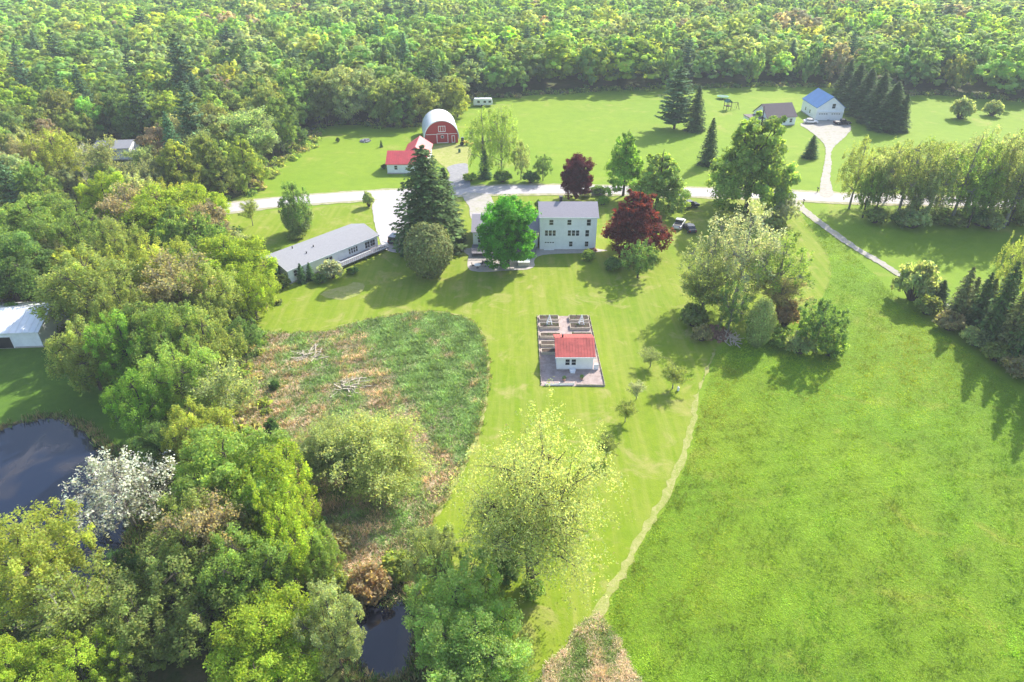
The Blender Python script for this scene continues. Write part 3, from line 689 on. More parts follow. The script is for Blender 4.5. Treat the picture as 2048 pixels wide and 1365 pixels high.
# blue-roofed garage
go, rf7 = gable('blue_roof_garage', 'white gable-front garage with bright blue metal roof', (104, 239, 0), 0, 9.2, 13.5, 4.3, 7.7, WHITE, BLUEROOF, axis='y', cat='garage', ribs=.8)
win(go, FRONT, 5.4, 4.0, 1.1, 1.5); win(go, lside(13.5), 4, 1.2, .9, 1.1); win(go, lside(13.5), 8, 1.2, .9, 1.1)
for x0, x1 in ((.7, 4.2), (5.0, 8.5)):
    a = MB(); a.box(x0, x1, -.06, .03, .1, 2.6); d = a.build('garage_door', TRIM, go)
    for k in range(4):
        a = MB(); a.box(x0 + .2 + k * .8, x0 + .7 + k * .8, -.075, -.05, 2.05, 2.3); a.build('pane', GLASS, d)
a = MB(); a.box(.1, 9.1, -.5, .02, 2.75, 2.95); a.build('door_hood', TRIM, go)
# brown-roofed house
eo, rf8 = gable('brown_roof_house', 'small white house with brown shingle roof left of the blue-roofed garage', (84.5, 230.5, 0), 12, 10.5, 9, 3.0, 6.3, WHITE, BROWNROOF)
for x in (1.6, 4.0, 6.4, 8.8): win(eo, FRONT, x, 1.1, .9, 1.2)
win(eo, side(10.5), 2.3, 1.2, .9, 1.2); win(eo, side(10.5), 6.5, 1.2, .9, 1.2); win(eo, side(10.5), 4.5, 3.9, .8, 1.0)
a = MB(); a.box(-4.6, -.05, 1.5, 7, 0, 2.4); a.build('side_porch', WHITE, eo); a = MB(); a.box(-4.9, -.06, 1.2, 7.3, 2.4, 2.6); a.build('porch_roof', BROWNROOF, eo)
# house in the left woods
fo, rf9 = gable('woodland_house', 'small pale house with light roof half hidden in the woods at far left', (-119, 193.5, 0), 6, 9.5, 8, 3.4, 4.6, WHITE, GREYROOF)
for x in (1.4, 3.4, 5.4, 8.0): win(fo, FRONT, x, 1.3, 1.0, 1.3)
# camper at the wood edge
k_ = empty('white_camper', (-14, 258.5, 0), R(4), 'white camper trailer parked at the wood edge behind the red barn', 'camper')
a = MB(); a.prism([(0, .5), (6.6, .5), (7.0, 1.2), (6.6, 2.7), (.3, 2.8), (-.1, 2.2), (-.2, 1.0)], 0, 2.3, 'y'); a.build('body', METALROOF, k_, .08)
for x in (1.3, 3.6, 5.4):
    a = MB(); a.box(x, x + .9, -.03, .0, 1.4, 2.1); a.build('window', GLASS, k_)
for x in (2.9, 3.8):
    a = MB(); a.cyl((x, .1, .36), .36, 'y', .25); a.build('wheel', TYRE, k_)
a = MB(); a.bar((6.8, 1.1, .5), (8.2, 1.1, .45), .12); a.build('hitch', STEEL, k_)

# ------------------------------------------------------------------ planters, shed fence, trellises
pn = 0
def planter(x0, x1, y0, y1, label, plants=True):
    o = empty('raised_planter', (x0, y0, .09), 0, label, 'planter', 'raised planters in the garden')
    a = MB(); W_, D_ = x1 - x0, y1 - y0
    a.box(0, W_, 0, .08, 0, .5); a.box(0, W_, D_ - .08, D_, 0, .5); a.box(0, .08, .08, D_ - .08, 0, .497); a.box(W_ - .08, W_, .08, D_ - .08, 0, .497)
    a.build('frame', WOOD, o); a = MB(); a.box(.08, W_ - .08, .08, D_ - .08, 0, .42); a.build('soil', SOIL, o)
    if plants:
        A = Q(); n = 28; c = np.stack([rng.uniform(.15, W_ - .15, n), rng.uniform(.15, D_ - .15, n), rng.uniform(.44, .62, n)], 1)
        A.add(leaves(rng, c, unit(rdir(rng, n) + np.array([0, 0, .8])), rng.uniform(.1, .22, n)), tints(rng, n) * np.array([.08, .16, .04]))
        m = A.mesh('seedlings', [GRASS]); p = bpy.data.objects.new('seedlings', m); COL.objects.link(p); p.parent = o; p['kind'] = 'stuff'
ordn = ['farthest', 'second farthest', 'middle', 'second nearest', 'nearest']
for i, y in enumerate((102.2, 99.6, 96.6, 94.0, 91.7)):
    planter(4.7, 8.1, y, y + (1.5 if i < 2 else 1.2), ordn[i] + ' raised planter in the left column beside the shed garden path', i < 3)
for i, y in enumerate((102.1, 99.4, 96.3)):
    planter(9.9, 13.3, y, y + 1.6, ['farthest', 'middle', 'nearest'][i] + ' raised planter in the right column behind the red-roofed shed')
for x, l in ((6.4, 'left'), (11.9, 'right')):
    o = empty('garden_trellis', (x, 100.9, .09), 0, 'white pyramid trellis between the far planters of the %s column' % l, 'trellis', 'white trellises')
    for sx in (-1, 1):
        for sy in (-1, 1):
            a = MB(); a.bar((sx * .55, sy * .55, 0), (0, 0, 2.1), .09); a.build('leg', TRIM, o)
    a = MB()
    for z in (.5, 1.0, 1.5):
        k = .55 * (1 - z / 2.1)
        a.box(-k, k, -k - .02, -k + .02, z, z + .06); a.box(-k, k, k - .02, k + .02, z, z + .06); a.box(-k - .02, -k + .02, -k, k, z, z + .06); a.box(k - .02, k + .02, -k, k, z, z + .06)
    a.build('rung', TRIM, o)
def boardfence(p, q_, h, label, mat=TRIM, post=True, rails=(0.1, .5)):
    o = empty('low_fence', (p[0], p[1], .05), math.atan2(q_[1] - p[1], q_[0] - p[0]), label, 'fence')
    L = math.hypot(q_[0] - p[0], q_[1] - p[1]); n = max(1, round(L / 1.9))
    for i in range(n + 1):
        a = MB(); a.box(L * i / n - .05, L * i / n + .05, -.05, .05, 0, h + .08); a.build('post', mat, o)
    a = MB(); [a.box(0, L, -.075, -.052, z, z + .16) for z in rails]; a.build('rail', mat, o)
boardfence((4.95, 83.35), (9.3, 83.5), .42, 'low white board edging along the left front of the shed garden', rails=(0, .2))
boardfence((9.7, 83.3), (13.9, 83.2), .3, 'low timber edging along the right front of the shed garden', WOOD, rails=(0, .14))
boardfence((4.35, 83.6), (4.4, 104), .3, 'timber edging down the left side of the planter garden', WOOD, rails=(0, .14))
boardfence((13.85, 83.6), (13.55, 104), .3, 'timber edging down the right side of the planter garden', WOOD, rails=(0, .14))
for k, (x, y) in enumerate(((7.9, 84.6), (10.6, 84.9))):
    o = empty('garden_pot', (x, y, .09), 0, ['terracotta pot left of the shed steps', 'terracotta pot right of the shed steps'][k], 'plant pot')
    a = MB(); a.cyl((0, 0, 0), .18, 'z', .35, 12, .27); a.build('pot', PINK, o)
    A = Q(); c = rdir(rng, 60) * .26 + np.array([0, 0, .5]); A.add(leaves(rng, c, rdir(rng, 60), np.full(60, .16)), tints(rng, 60) * np.array([.08, .18, .04])); m = A.mesh('foliage', [GRASS]); p = bpy.data.objects.new('foliage', m); COL.objects.link(p); p.parent = o

# ------------------------------------------------------------------ vehicles
def car(loc, rz, paint, label, kind='sedan'):
    o = empty({'sedan': 'parked_car', 'suv': 'parked_suv', 'pickup': 'pickup_truck'}[kind], loc, R(rz), label, 'pickup' if kind == 'pickup' else 'car')
    L, W_ = (5.4, 1.9) if kind == 'pickup' else (4.6, 1.82)
    pm = plain('car_paint', paint, .25, .2, .6, .03)
    low = [(0, .35), (L, .35), (L + .03, .62), (L - .08, .9), (L * .72, 1.0), (L * .04, 1.02), (-.04, .7)]
    a = MB(); a.prism(low, -W_ / 2, W_ / 2, 'y'); a.build('body', pm, o, .07)
    if kind == 'sedan': cab = [(L * .08, 1.0), (L * .73, .98), (L * .58, 1.44), (L * .26, 1.45)]
    elif kind == 'suv': cab = [(L * .02, 1.0), (L * .72, .98), (L * .6, 1.68), (L * .06, 1.7)]
    else: cab = [(L * .38, 1.0), (L * .72, .98), (L * .63, 1.72), (L * .4, 1.72)]
    a = MB(); a.prism(cab, -W_ / 2 + .12, W_ / 2 - .12, 'y'); a.build('windows', GLASS, o, .06)
    zt = cab[2][1]; a = MB(); a.box(cab[3][0] - .02, cab[2][0] + .02, -W_ / 2 + .1, W_ / 2 - .1, zt - .05, zt + .05); a.build('cabin_roof', pm, o, .04)
    if kind == 'pickup':
        a = MB(); a.box(.15, L * .36, -W_ / 2 + .15, W_ / 2 - .15, .98, 1.03); a.build('bed_liner', BLACKM, o)
    for x in (L * .17, L * .81):
        for sy in (-1, 1):
            a = MB(); a.cyl((x, sy * (W_ / 2 - .08), .34), .34, 'y', .24, 18); wh = a.build('wheel', TYRE, o)
            a = MB(); a.cyl((x, sy * (W_ / 2 + .02), .34), .2, 'y', .06, 12); a.build('rim', STEEL, wh)
    for sy in (-1, 1):
        a = MB(); a.box(L - .06, L + .05, sy * .68 - .18, sy * .68 + .18, .66, .8); a.build('headlight', LAMPM, o)
        a = MB(); a.box(-.06, .03, sy * .7 - .14, sy * .7 + .14, .7, .86); a.build('taillight', REDL, o)
    return o
def gp(u, v, z=.13): return P(u, v) + Vector((0, 0, z))
car(gp(783, 492), 75, (.03, .04, .06), 'dark blue car parked beside the tall spruce at the end of the left driveway', 'suv')
car(gp(1606, 247), -8, (.75, .75, .76), 'white car parked in front of the blue-roofed garage')
car(gp(1668, 250), 2, (.02, .025, .03), 'black pickup parked right of the blue-roofed garage', 'pickup')
car(gp(1362, 418, .06), 20, (.02, .025, .025), 'black car parked beside the dark red tree, farthest of the vehicles there', 'suv')
car(gp(1352, 462, .06), 65, (.68, .66, .66), 'white pickup with cluttered bed right of the big dark red tree', 'pickup')
car(gp(1385, 470, .06), 95, (.025, .025, .03), 'black car parked nearest the pale poplar, beside the white pickup', 'sedan')

# ------------------------------------------------------------------ yard things
o = empty('patio_table', gp(955, 537, .09), R(20), 'round patio table under the bright green maple', 'table')
a = MB(); a.cyl((0, 0, .7), .65, 'z', .05, 20); a.build('table_top', TRIM, o); a = MB(); a.cyl((0, 0, 0), .3, 'z', .05, 14); a.cyl((0, 0, .05), .04, 'z', .65, 8); a.build('pedestal', BLACKM, o)
def chair(u, v, rz, label):
    o = empty('patio_chair', gp(u, v, .09), R(rz), label, 'chair', 'patio chairs')
    a = MB(); a.box(-.27, .27, -.27, .27, .42, .5); a.build('seat', BLACKM, o); a = MB(); a.prism([(.22, .5), (.29, .5), (.4, 1.05), (.34, 1.05)], -.27, .27, 'x') ; a.build('backrest', BLACKM, o)
    for x in (-.24, .21):
        for y in (-.24, .21):
            a = MB(); a.box(x, x + .04, y, y + .04, 0, .42); a.build('leg', STEEL, o)
chair(947, 536, 90, 'black patio chair left of the round patio table'); chair(963, 533, -60, 'black patio chair right of the round patio table')
o = empty('barbecue_grill', gp(974, 534, .09), 0, 'black barbecue grill standing on the patio right of the round table', 'grill')
a = MB(); a.box(-.6, .6, -.3, .3, .75, .9); a.cyl((0, 0, .9), .3, 'x', .9, 14); a.build('cook_box', BLACKM, o, .02); a = MB(); a.box(-.4, .4, -.25, .25, .08, .75); a.build('cabinet', STEEL, o)
for x in (-.38, .3):
    a = MB(); a.cyl((x, -.28, .08), .08, 'y', .05); a.build('wheel', TYRE, o)
o = empty('hot_tub', gp(1036, 534, .09), 0, 'cream hot tub with lid between the maple and the white house', 'hot tub')
a = MB(); a.box(0, 2.3, 0, 2.0, 0, .8); a.build('cabinet', WOOD, o, .05); a = MB(); a.box(-.05, 1.14, -.05, 2.05, .8, .92); a.box(1.17, 2.35, -.05, 2.05, .8, .92); a.build('lid', TRIM, o, .03)
o = empty('patio_bench', gp(1000, 541, .09), R(4), 'timber bench at the patio edge left of the hot tub', 'bench')
a = MB(); a.box(0, 1.6, 0, .4, .42, .48); a.build('seat', WOOD, o); a = MB(); a.box(0, 1.6, .38, .44, .6, .95); a.build('backrest', WOOD, o)
for x in (.08, 1.44):
    a = MB(); a.box(x, x + .08, .04, .4, 0, .42); a.build('leg', WOOD, o)
# stone wall edging by the house shrubs and brush heaps
def heap(name, u, v, wd, h, mat, label, cat, n=40, stick=False):
    c = P(u, v); a = MB(); r = random.Random(u)
    for i in range(n):
        th = r.uniform(0, 6.28); rr = math.sqrt(r.random()) * wd / 2; z = h * (1 - (rr / (wd / 2)) ** 1.5) * r.uniform(.3, 1)
        if stick:
            d = r.uniform(0, 6.28); L = r.uniform(.8, 2.0); b = (math.cos(th) * rr, math.sin(th) * rr, max(.05, z)); e = (b[0] + math.cos(d) * L, b[1] + math.sin(d) * L, max(.05, b[2] + r.uniform(-.3, .5)))
            a.bar(b, e, r.uniform(.05, .14))
        else:
            s = r.uniform(.15, .4); a.T = Matrix.Translation((math.cos(th) * rr, math.sin(th) * rr, z * .7)) @ Matrix.Rotation(r.uniform(0, 3), 4, Vector((r.random(), r.random(), .3)).normalized())
            a.box(-s, s, -s * .7, s * .7, -s * .6, s * .6); a.T = None
    o = a.build(name, mat); o.location = (c.x, c.y, .05); return tag(o, label, cat)
heap('debris_pile', 1430, 668, 5.5, .9, DIRT, 'reddish brown pile of earth and debris beneath the pale poplar group', 'debris pile', 160)
heap('brush_pile', 1462, 680, 3, .7, WOOD, 'pale brush pile beside the reddish debris and olive cedar', 'brush pile', 50, True)
heap('scrap_pile', 731, 283, 3.4, 1.0, GREYASPH, 'grey scrap heap lying in the field left of the red barn', 'scrap pile', 45)
heap('brush_pile', 706, 775, 5, .5, WOOD, 'grey dead brush lying in the middle of the overgrown patch', 'brush pile', 70, True)
heap('brush_pile', 612, 714, 4, .5, WOOD, 'pale dead branches lying in the upper left of the overgrown patch', 'brush pile', 60, True)
heap('rock_pile', 1182, 503, 2.6, .8, DIRT, 'brown rock heap at the right corner of the white three-storey house', 'rock pile', 30)
heap('rock_pile', 462, 488, 1.8, .5, TRIM, 'small pale rocks on the grass left of the long white house', 'rock pile', 14)
o = empty('marker_stake', gp(1356, 782, .05), 0, 'short white marker stake at the mown edge of the meadow', 'stake'); a = MB(); a.box(-.14, .14, -.14, .14, 0, .55); a.build('post', TRIM, o); a = MB(); a.prism([(-.16, .55), (.16, .55), (0, .72)], -.16, .16, 'y'); a.build('cap', TRIM, o)
# play set, trampoline, digger, mailbox
o = empty('play_set', gp(1452, 222, .05), R(15), 'dark timber play set on the far lawn left of the brown-roofed house', 'play set')
a = MB(); [a.box(x, x + .15, y, y + .15, 0, 2.9) for x in (0, 1.8) for y in (0, 1.8)]; a.build('frame', BARK, o)
a = MB(); a.box(0, 2, 0, 2, 1.3, 1.45); a.build('platform', BARK, o); a = MB(); a.prism([(-.2, 2.8), (2.2, 2.8), (1, 3.8)], -.2, 2.2, 'y'); a.build('roof', TEALP, o)
a = MB(); a.bar((2, 1, 2.4), (5, 1, 2.4), .14); a.bar((5, 1, 2.4), (5.3, 0, 0), .12); a.bar((5, 1, 2.4), (5.3, 2, 0), .12); a.build('swing_beam', BARK, o)
for x in (3, 4):
    a = MB(); a.box(x - .2, x + .2, .9, 1.1, .5, .55); a.bar((x - .18, 1, .55), (x - .18, 1, 2.4), .03); a.bar((x + .18, 1, .55), (x + .18, 1, 2.4), .03); a.build('swing', BLACKM, o)
o = empty('trampoline', gp(1445, 198, .05), 0, 'green round trampoline on the far lawn behind the play set', 'trampoline')
a = MB(); a.cyl((0, 0, .8), 2.2, 'z', .12, 24); a.build('pad', GREENP, o); a = MB(); a.cyl((0, 0, .93), 1.8, 'z', .02, 24); a.build('mat', TEALP, o)
for k in range(6):
    a = MB(); a.cyl((2 * math.cos(k * 1.047), 2 * math.sin(k * 1.047), 0), .05, 'z', .8, 6); a.build('leg', STEEL, o)
o = empty('yellow_tractor', gp(922, 291, .1), R(-5), 'small yellow tractor with front loader parked right of the red barn', 'tractor')
a = MB(); a.box(0, 2.2, -.5, .5, .6, 1.3); a.build('body', YELLOW, o, .05); a = MB(); a.box(.1, 1.0, -.5, .5, 1.3, 2.3); a.build('cab', GLASS, o, .04)
for x, rr in ((.4, .6), (1.9, .4)):
    for sy in (-1, 1):
        a = MB(); a.cyl((x, sy * .6, rr), rr, 'y', .3, 16); a.build('wheel', TYRE, o)
a = MB(); a.bar((1.2, -.5, 1.1), (3.2, -.5, .4), .12); a.bar((1.2, .5, 1.1), (3.2, .5, .4), .12); a.box(3.1, 3.7, -.8, .8, .15, .6); a.build('loader', YELLOW, o)
o = empty('barrel', gp(919, 306, .12), 0, 'dark green barrel beside the barn driveway', 'barrel'); a = MB(); a.cyl((0, 0, 0), .35, 'z', .95, 16); a.build('drum', TEALP, o); a = MB(); a.cyl((0, 0, .95), .37, 'z', .05, 16); a.build('lid', BLACKM, o)
for u, v, l in ((1634, 386, 'mailbox post at the mouth of the right gravel driveway'), (1606, 410, 'mailbox post beside the narrow white path at the road')):
    o = empty('mailbox', gp(u, v, .05), 0, l, 'mailbox'); a = MB(); a.box(-.06, .06, -.06, .06, 0, 1.1); a.build('post', BARK, o); a = MB(); a.prism([(-.12, 1.1), (.12, 1.1), (.12, 1.25), (0, 1.36), (-.12, 1.25)], -.3, .3, 'y'); a.build('box', BLACKM, o)

# ------------------------------------------------------------------ vegetation colours
C_ = dict(lime=(.34, .46, .055), bright=(.22, .40, .06), mid=(.24, .36, .085), fresh=(.28, .41, .10), yel=(.38, .45, .09), olive=(.31, .39, .11), oldol=(.26, .33, .10),
          dark=(.095, .155, .045), deep=(.08, .17, .05), pine=(.115, .20, .08), grey=(.34, .42, .19), pale=(.42, .50, .21), brown=(.34, .33, .18), pink=(.37, .33, .21), lightg=(.36, .52, .15),
          purple=(.12, .024, .034), red=(.17, .036, .03), white=(.54, .57, .46), silver=(.42, .48, .33), cedar=(.19, .22, .075), maple=(.12, .36, .035), tan=(.42, .33, .20), green=(.17, .29, .08))
placed = []
def B(kind, u, vb, vt, wpx, col, name, label, cat='tree', group=None, idx=None, rz=None):
    p = P(u, vb); h = max(1.0, CAMH + p.y * slope(vt)); wd = wpx / F * depth(p.y, h * .5)
    placed.append((p.x, p.y, wd * .5)); return put(kind, p.x, p.y, h, wd, C_[col] if isinstance(col, str) else col, name, label, cat, group, rz, True, idx)
def T(kind, u, vt, h, wpx, col, name, label, cat='tree', group=None, idx=None):
    d = (h * .97 - CAMH) / slope(vt); x = (u - 1024) / F * depth(d, h * .8); wd = wpx / F * depth(d, h * .6)
    placed.append((x, d, wd * .5)); return put(kind, x, d, h, wd, C_[col] if isinstance(col, str) else col, name, label, cat, group, None, True, idx)

# yard trees
B('spruce', 858, 498, 294, 156, 'dark', 'spruce_tree', 'tallest dark spruce in the yard, left of the bright green maple', idx=0)
B('spruce', 893, 480, 338, 92, 'dark', 'spruce_tree', 'shorter dark spruce merging with the right side of the tallest spruce', idx=1)
B('cedar', 860, 553, 446, 96, 'cedar', 'cedar_tree', 'round olive cedar in front of the tallest spruce', idx=0)
B('yard_maple', 1015, 532, 386, 122, 'maple', 'maple_tree', 'bright green round maple in front of the garage wing', idx=0)
B('yard_maple', 1152, 398, 303, 68, 'purple', 'maple_tree', 'small dark red maple behind the white house by the road')
B('yard_maple', 1265, 508, 366, 134, 'red', 'maple_tree', 'big dark red maple right of the white three-storey house')
B('airy_mid', 1275, 556, 478, 80, 'green', 'apple_tree', 'small leafy green tree in front of the big dark red maple')
B('cone_mid', 1246, 392, 248, 92, 'bright', 'maple_tree', 'tall green tree across the road behind the big dark red maple')
B('yard_maple', 1312, 420, 290, 124, 'fresh', 'maple_tree', 'wide lighter green tree behind the right side of the dark red maple')
B('yard_maple', 1492, 425, 194, 180, 'mid', 'maple_tree', 'very large green cone-shaped tree by the road, centre right', idx=1)
B('pine', 1348, 258, 135, 105, 'pine', 'pine_tree', 'spreading white pine standing alone at the far field edge', idx=0)
B('spruce', 1388, 262, 172, 48, 'dark', 'spruce_tree', 'dark spruce close to the right side of the spreading pine', idx=1)
B('spruce', 1414, 330, 238, 46, 'dark', 'spruce_tree', 'dark spruce left of the very large green tree', idx=1)
B('spruce_small', 1619, 316, 272, 34, 'deep', 'spruce_tree', 'small dark spruce on the lawn left of the gravel driveway')
B('thin', 966, 356, 206, 74, 'fresh', 'poplar_tree', 'left one of two slender airy trees beside the barn driveway')
B('thin', 1003, 360, 203, 68, 'fresh', 'poplar_tree', 'right one of two slender airy trees beside the barn driveway')
B('spruce_small', 970, 357, 298, 32, 'deep', 'spruce_tree', 'small spruce at the foot of the slender airy trees')
B('airy_mid', 1042, 360, 278, 42, 'grey', 'birch_tree', 'pale sapling right of the slender airy trees')
B('airy_mid', 1086, 362, 308, 44, 'green', 'birch_tree', 'short green sapling across the road behind the green maple')
B('shrub', 1062, 366, 342, 38, 'deep', 'bush', 'dark green bush between the saplings along the road', 'bush')
B('shrub', 1005, 364, 342, 40, 'green', 'bush', 'green bush at the foot of the right slender tree', 'bush')
B('shrub', 940, 362, 345, 30, 'fresh', 'bush', 'light green bush beside the barn driveway mouth', 'bush')
B('airy_mid', 601, 470, 362, 72, 'green', 'birch_tree', 'open-crowned tree rising from a dark evergreen behind the long white house')
B('cedar', 600, 466, 408, 62, 'oldol', 'cedar_tree', 'dark broad evergreen below the open-crowned tree near the long white house')
B('twiggy', 506, 452, 398, 34, 'olive', 'birch_tree', 'thin small tree on the grass beside the left end of the road')
B('shrub', 738, 414, 382, 24, 'grey', 'bush', 'small grey bush at the corner of the road and left driveway', 'bush')
B('shrub', 593, 478, 462, 38, 'olive', 'bush', 'low olive bush behind the long white house', 'bush')
B('spruce_small', 605, 566, 528, 22, 'deep', 'spruce_tree', 'small dark conifer against the long white house front, left of a pair')
B('spruce_small', 622, 560, 526, 20, 'deep', 'spruce_tree', 'small dark conifer against the long white house front, right of a pair')
B('cedar', 548, 566, 520, 32, 'deep', 'bush', 'dark rounded evergreen at the left end of the long white house', 'bush')
B('shrub', 566, 576, 548, 34, 'dark', 'bush', 'low dark bush at the near corner of the long white house', 'bush')
B('shrub', 664, 556, 520, 52, 'silver', 'bush', 'round cream-tipped bush in front of the long white house steps', 'bush')
B('shrub', 706, 548, 534, 26, 'green', 'bush', 'small green bush beneath the porch of the long white house', 'bush')
B('shrub', 640, 566, 548, 30, 'green', 'bush', 'flat green bush left of the cream-tipped bush', 'bush')
for i, (u, vb, vt, w_, c, l) in enumerate(((1196, 388, 372, 36, 'green', 'behind the right corner of the white house'), (1170, 394, 380, 26, 'silver', 'under the small dark red maple'), (1176, 520, 500, 30, 'fresh', 'at the near right corner of the white house'),
        (1075, 418, 398, 14, 'green', 'against the left wall of the white house'), (1205, 410, 392, 26, 'bright', 'between white house and dark red maple'), (1225, 540, 516, 40, 'green', 'in the shade left of the small leafy tree'))):
    B('shrub', u, vb, vt, w_, c, 'bush', 'garden bush ' + l, 'bush')
# poplar group in the centre right
B('thin', 1466, 615, 400, 165, 'silver', 'poplar_tree', 'tall pale silvery poplar right of the parked cars')
B('thin', 1405, 618, 480, 120, 'grey', 'poplar_tree', 'grey-green tree on the left of the pale poplar group')
B('thin', 1540, 625, 460, 140, 'mid', 'poplar_tree', 'open green tree with bare dark stems right of the pale poplar')
B('twiggy', 1400, 640, 540, 95, 'oldol', 'birch_tree', 'thin grey twiggy tree left in the poplar group')
B('twiggy', 1550, 640, 548, 80, 'brown', 'birch_tree', 'brownish twiggy tree beside the olive cedar')
B('cedar', 1512, 692, 598, 54, 'oldol', 'cedar_tree', 'olive upright cedar at the front of the poplar group')
B('shrub', 1598, 706, 664, 64, 'grey', 'bush', 'grey-green low bush left under the tree ending the poplar group', 'bush')
B('shrub', 1660, 712, 672, 58, 'fresh', 'bush', 'light low bush right under the tree ending the poplar group', 'bush')
B('airy_mid', 1628, 706, 596, 104, 'green', 'apple_tree', 'small green tree at the right end of the poplar group')
B('shrub', 1568, 652, 600, 52, 'tan', 'bush', 'reddish brown bush behind the olive cedar', 'bush')
B('thin', 1455, 668, 560, 90, 'green', 'broadleaf_tree', 'dark green tree above the reddish debris pile')
B('shrub', 1560, 690, 662, 60, 'fresh', 'bush', 'light green low bush right of the olive cedar', 'bush')
B('shrub', 1385, 652, 610, 60, 'oldol', 'bush', 'dim olive bush on the left of the debris pile', 'bush')
B('shrub', 1402, 682, 650, 44, 'brown', 'bush', 'brown bush left of the reddish debris pile', 'bush')
B('airy_mid', 1570, 448, 395, 56, 'silver', 'apple_tree', 'pale small tree beside the top of the narrow white path')
B('shrub', 1540, 455, 430, 60, 'oldol', 'bush', 'dark low bush below the very large green tree', 'bush')
B('twiggy', 1250, 845, 806, 42, 'olive', 'apple_tree', 'thin young tree on the lawn, nearer the garden shed')
B('twiggy', 1212, 915, 874, 44, 'oldol', 'apple_tree', 'thin young tree on the lawn above the pale willow')
B('twiggy', 1272, 800, 765, 34, 'silver', 'apple_tree', 'faint young tree on the lawn right of the shed garden')
B('twiggy', 1300, 735, 700, 40, 'grey', 'apple_tree', 'wispy young tree in the shade left of the debris pile')
B('twiggy', 1345, 778, 732, 50, 'olive', 'apple_tree', 'thin olive tree above the white marker stake at the mown edge')
# conifer row at right
B('shrub', 1822, 600, 520, 86, 'grey', 'bush', 'big grey-green bush at the end of the white path', 'bush')
B('thin', 1984, 640, 432, 74, 'olive', 'poplar_tree', 'slender pale tree rising behind the right conifer row')
R_ = [(1872, 612, 562, 60), (1905, 645, 536, 72), (1942, 655, 548, 66), (1968, 690, 528, 78), (2002, 705, 552, 70), (2030, 728, 526, 80), (2066, 756, 540, 84), (2110, 780, 540, 84), (2160, 810, 560, 84), (2200, 840, 560, 86), (1930, 628, 556, 60), (1990, 662, 545, 66), (2050, 695, 540, 76), (1958, 645, 560, 60), (2110, 730, 560, 80), (2025, 672, 552, 70)]
ON = ['first', 'second', 'third', 'fourth', 'fifth', 'sixth', 'seventh', 'eighth', 'ninth', 'tenth', 'eleventh', 'twelfth', 'thirteenth', 'fourteenth', 'fifteenth', 'sixteenth', 'seventeenth', 'eighteenth', 'nineteenth', 'twentieth']
RO = sorted(range(len(R_)), key=lambda i: R_[i][0])
for i, (u, vb, vt, w_) in enumerate(R_):
    B('spruce_small', u, vb, vt, w_ * .72, 'cedar' if i % 3 == 1 else 'dark', 'spruce_tree', ON[RO.index(i)] + ' dark spruce from the left in the close row right of the meadow', 'tree', 'spruces in the row right of the meadow')
for i, (u, vb, vt, w_, c) in enumerate([(1850, 628, 590, 56, 'oldol'), (1895, 660, 625, 60, 'brown'), (1945, 690, 655, 60, 'grey'), (1990, 722, 688, 64, 'oldol'), (2032, 752, 712, 66, 'brown')]):
    B('shrub', u, vb, vt, w_, c, 'bush', ['olive', 'brown', 'grey-green', 'second olive', 'nearest brown'][i] + ' bush in front of the right spruce row', 'bush')
# hedge of trees across the right
Hh = [(1698, 418, 266, 84, 'fresh', 'thin'), (1748, 432, 300, 70, 'grey', 'twiggy'), (1792, 440, 268, 112, 'olive', 'thin'), (1850, 446, 282, 92, 'grey', 'thin'), (1900, 450, 256, 124, 'mid', 'thin'), (1958, 452, 276, 96, 'olive', 'thin'), (2006, 456, 250, 128, 'grey', 'thin'), (2060, 458, 264, 120, 'mid', 'thin'),
      (1770, 404, 292, 84, 'olive', 'twiggy'), (1822, 414, 274, 96, 'mid', 'thin'), (1878, 408, 286, 90, 'olive', 'twiggy'), (1930, 418, 250, 116, 'grey', 'thin'), (1725, 436, 330, 60, 'mid', 'airy_mid'), (1828, 448, 322, 74, 'grey', 'airy_mid'), (1935, 456, 316, 80, 'mid', 'airy_mid'), (2015, 452, 330, 70, 'olive', 'airy_mid'), (1984, 412, 280, 96, 'olive', 'twiggy'), (2036, 420, 238, 120, 'mid', 'thin'), (2120, 430, 250, 130, 'olive', 'thin')]
HO = sorted(range(len(Hh)), key=lambda i: Hh[i][0])
for i, (u, vb, vt, w_, c, k) in enumerate(Hh):
    nm = {'fresh': 'light green', 'grey': 'grey-green', 'olive': 'olive', 'mid': 'green'}[c] + (' twiggy' if k == 'twiggy' else ' leafy')
    c = {'olive': 'oldol', 'fresh': 'olive'}.get(c, c)
    B(k, u, vb, vt, w_, c, 'broadleaf_tree', nm + ' tree, ' + ON[HO.index(i)] + ' from the left in the tall right hedgerow across the road', 'tree', 'hedgerow trees at right')
for i, u in enumerate((1748, 1806, 1822, 1893, 1954, 1972, 2035)):
    B('shrub', u, 446 + (i % 3) * 5, 416 + (i % 2) * 8, 50 + (i * 13 % 4) * 10, ['oldol', 'green', 'grey'][i % 3], 'bush', ['olive', 'green', 'grey-green'][i % 3] + ' undergrowth bush at the foot of the right hedgerow', 'bush', 'bushes under the right hedgerow')
for i, (u, vb, vt, w_) in enumerate(((1772, 260, 166, 82), (1746, 246, 148, 76), (1722, 232, 138, 70), (1702, 218, 128, 66), (1796, 262, 190, 44), (1684, 204, 122, 60))):
    B('spruce', u, vb, vt, w_, 'dark', 'spruce_tree', ['widest dark conifer', 'second dark conifer', 'third dark conifer', 'fourth dark conifer', 'shortest outer dark conifer', 'farthest dark conifer'][i] + ' of the diagonal row right of the blue-roofed garage', 'tree', None, 1)
B('shrub', 1920, 238, 194, 50, 'grey', 'bush', 'round pale bush in the far right field, left of two', 'bush')
B('shrub', 1983, 232, 200, 38, 'grey', 'bush', 'round pale bush in the far right field, right of two', 'bush')
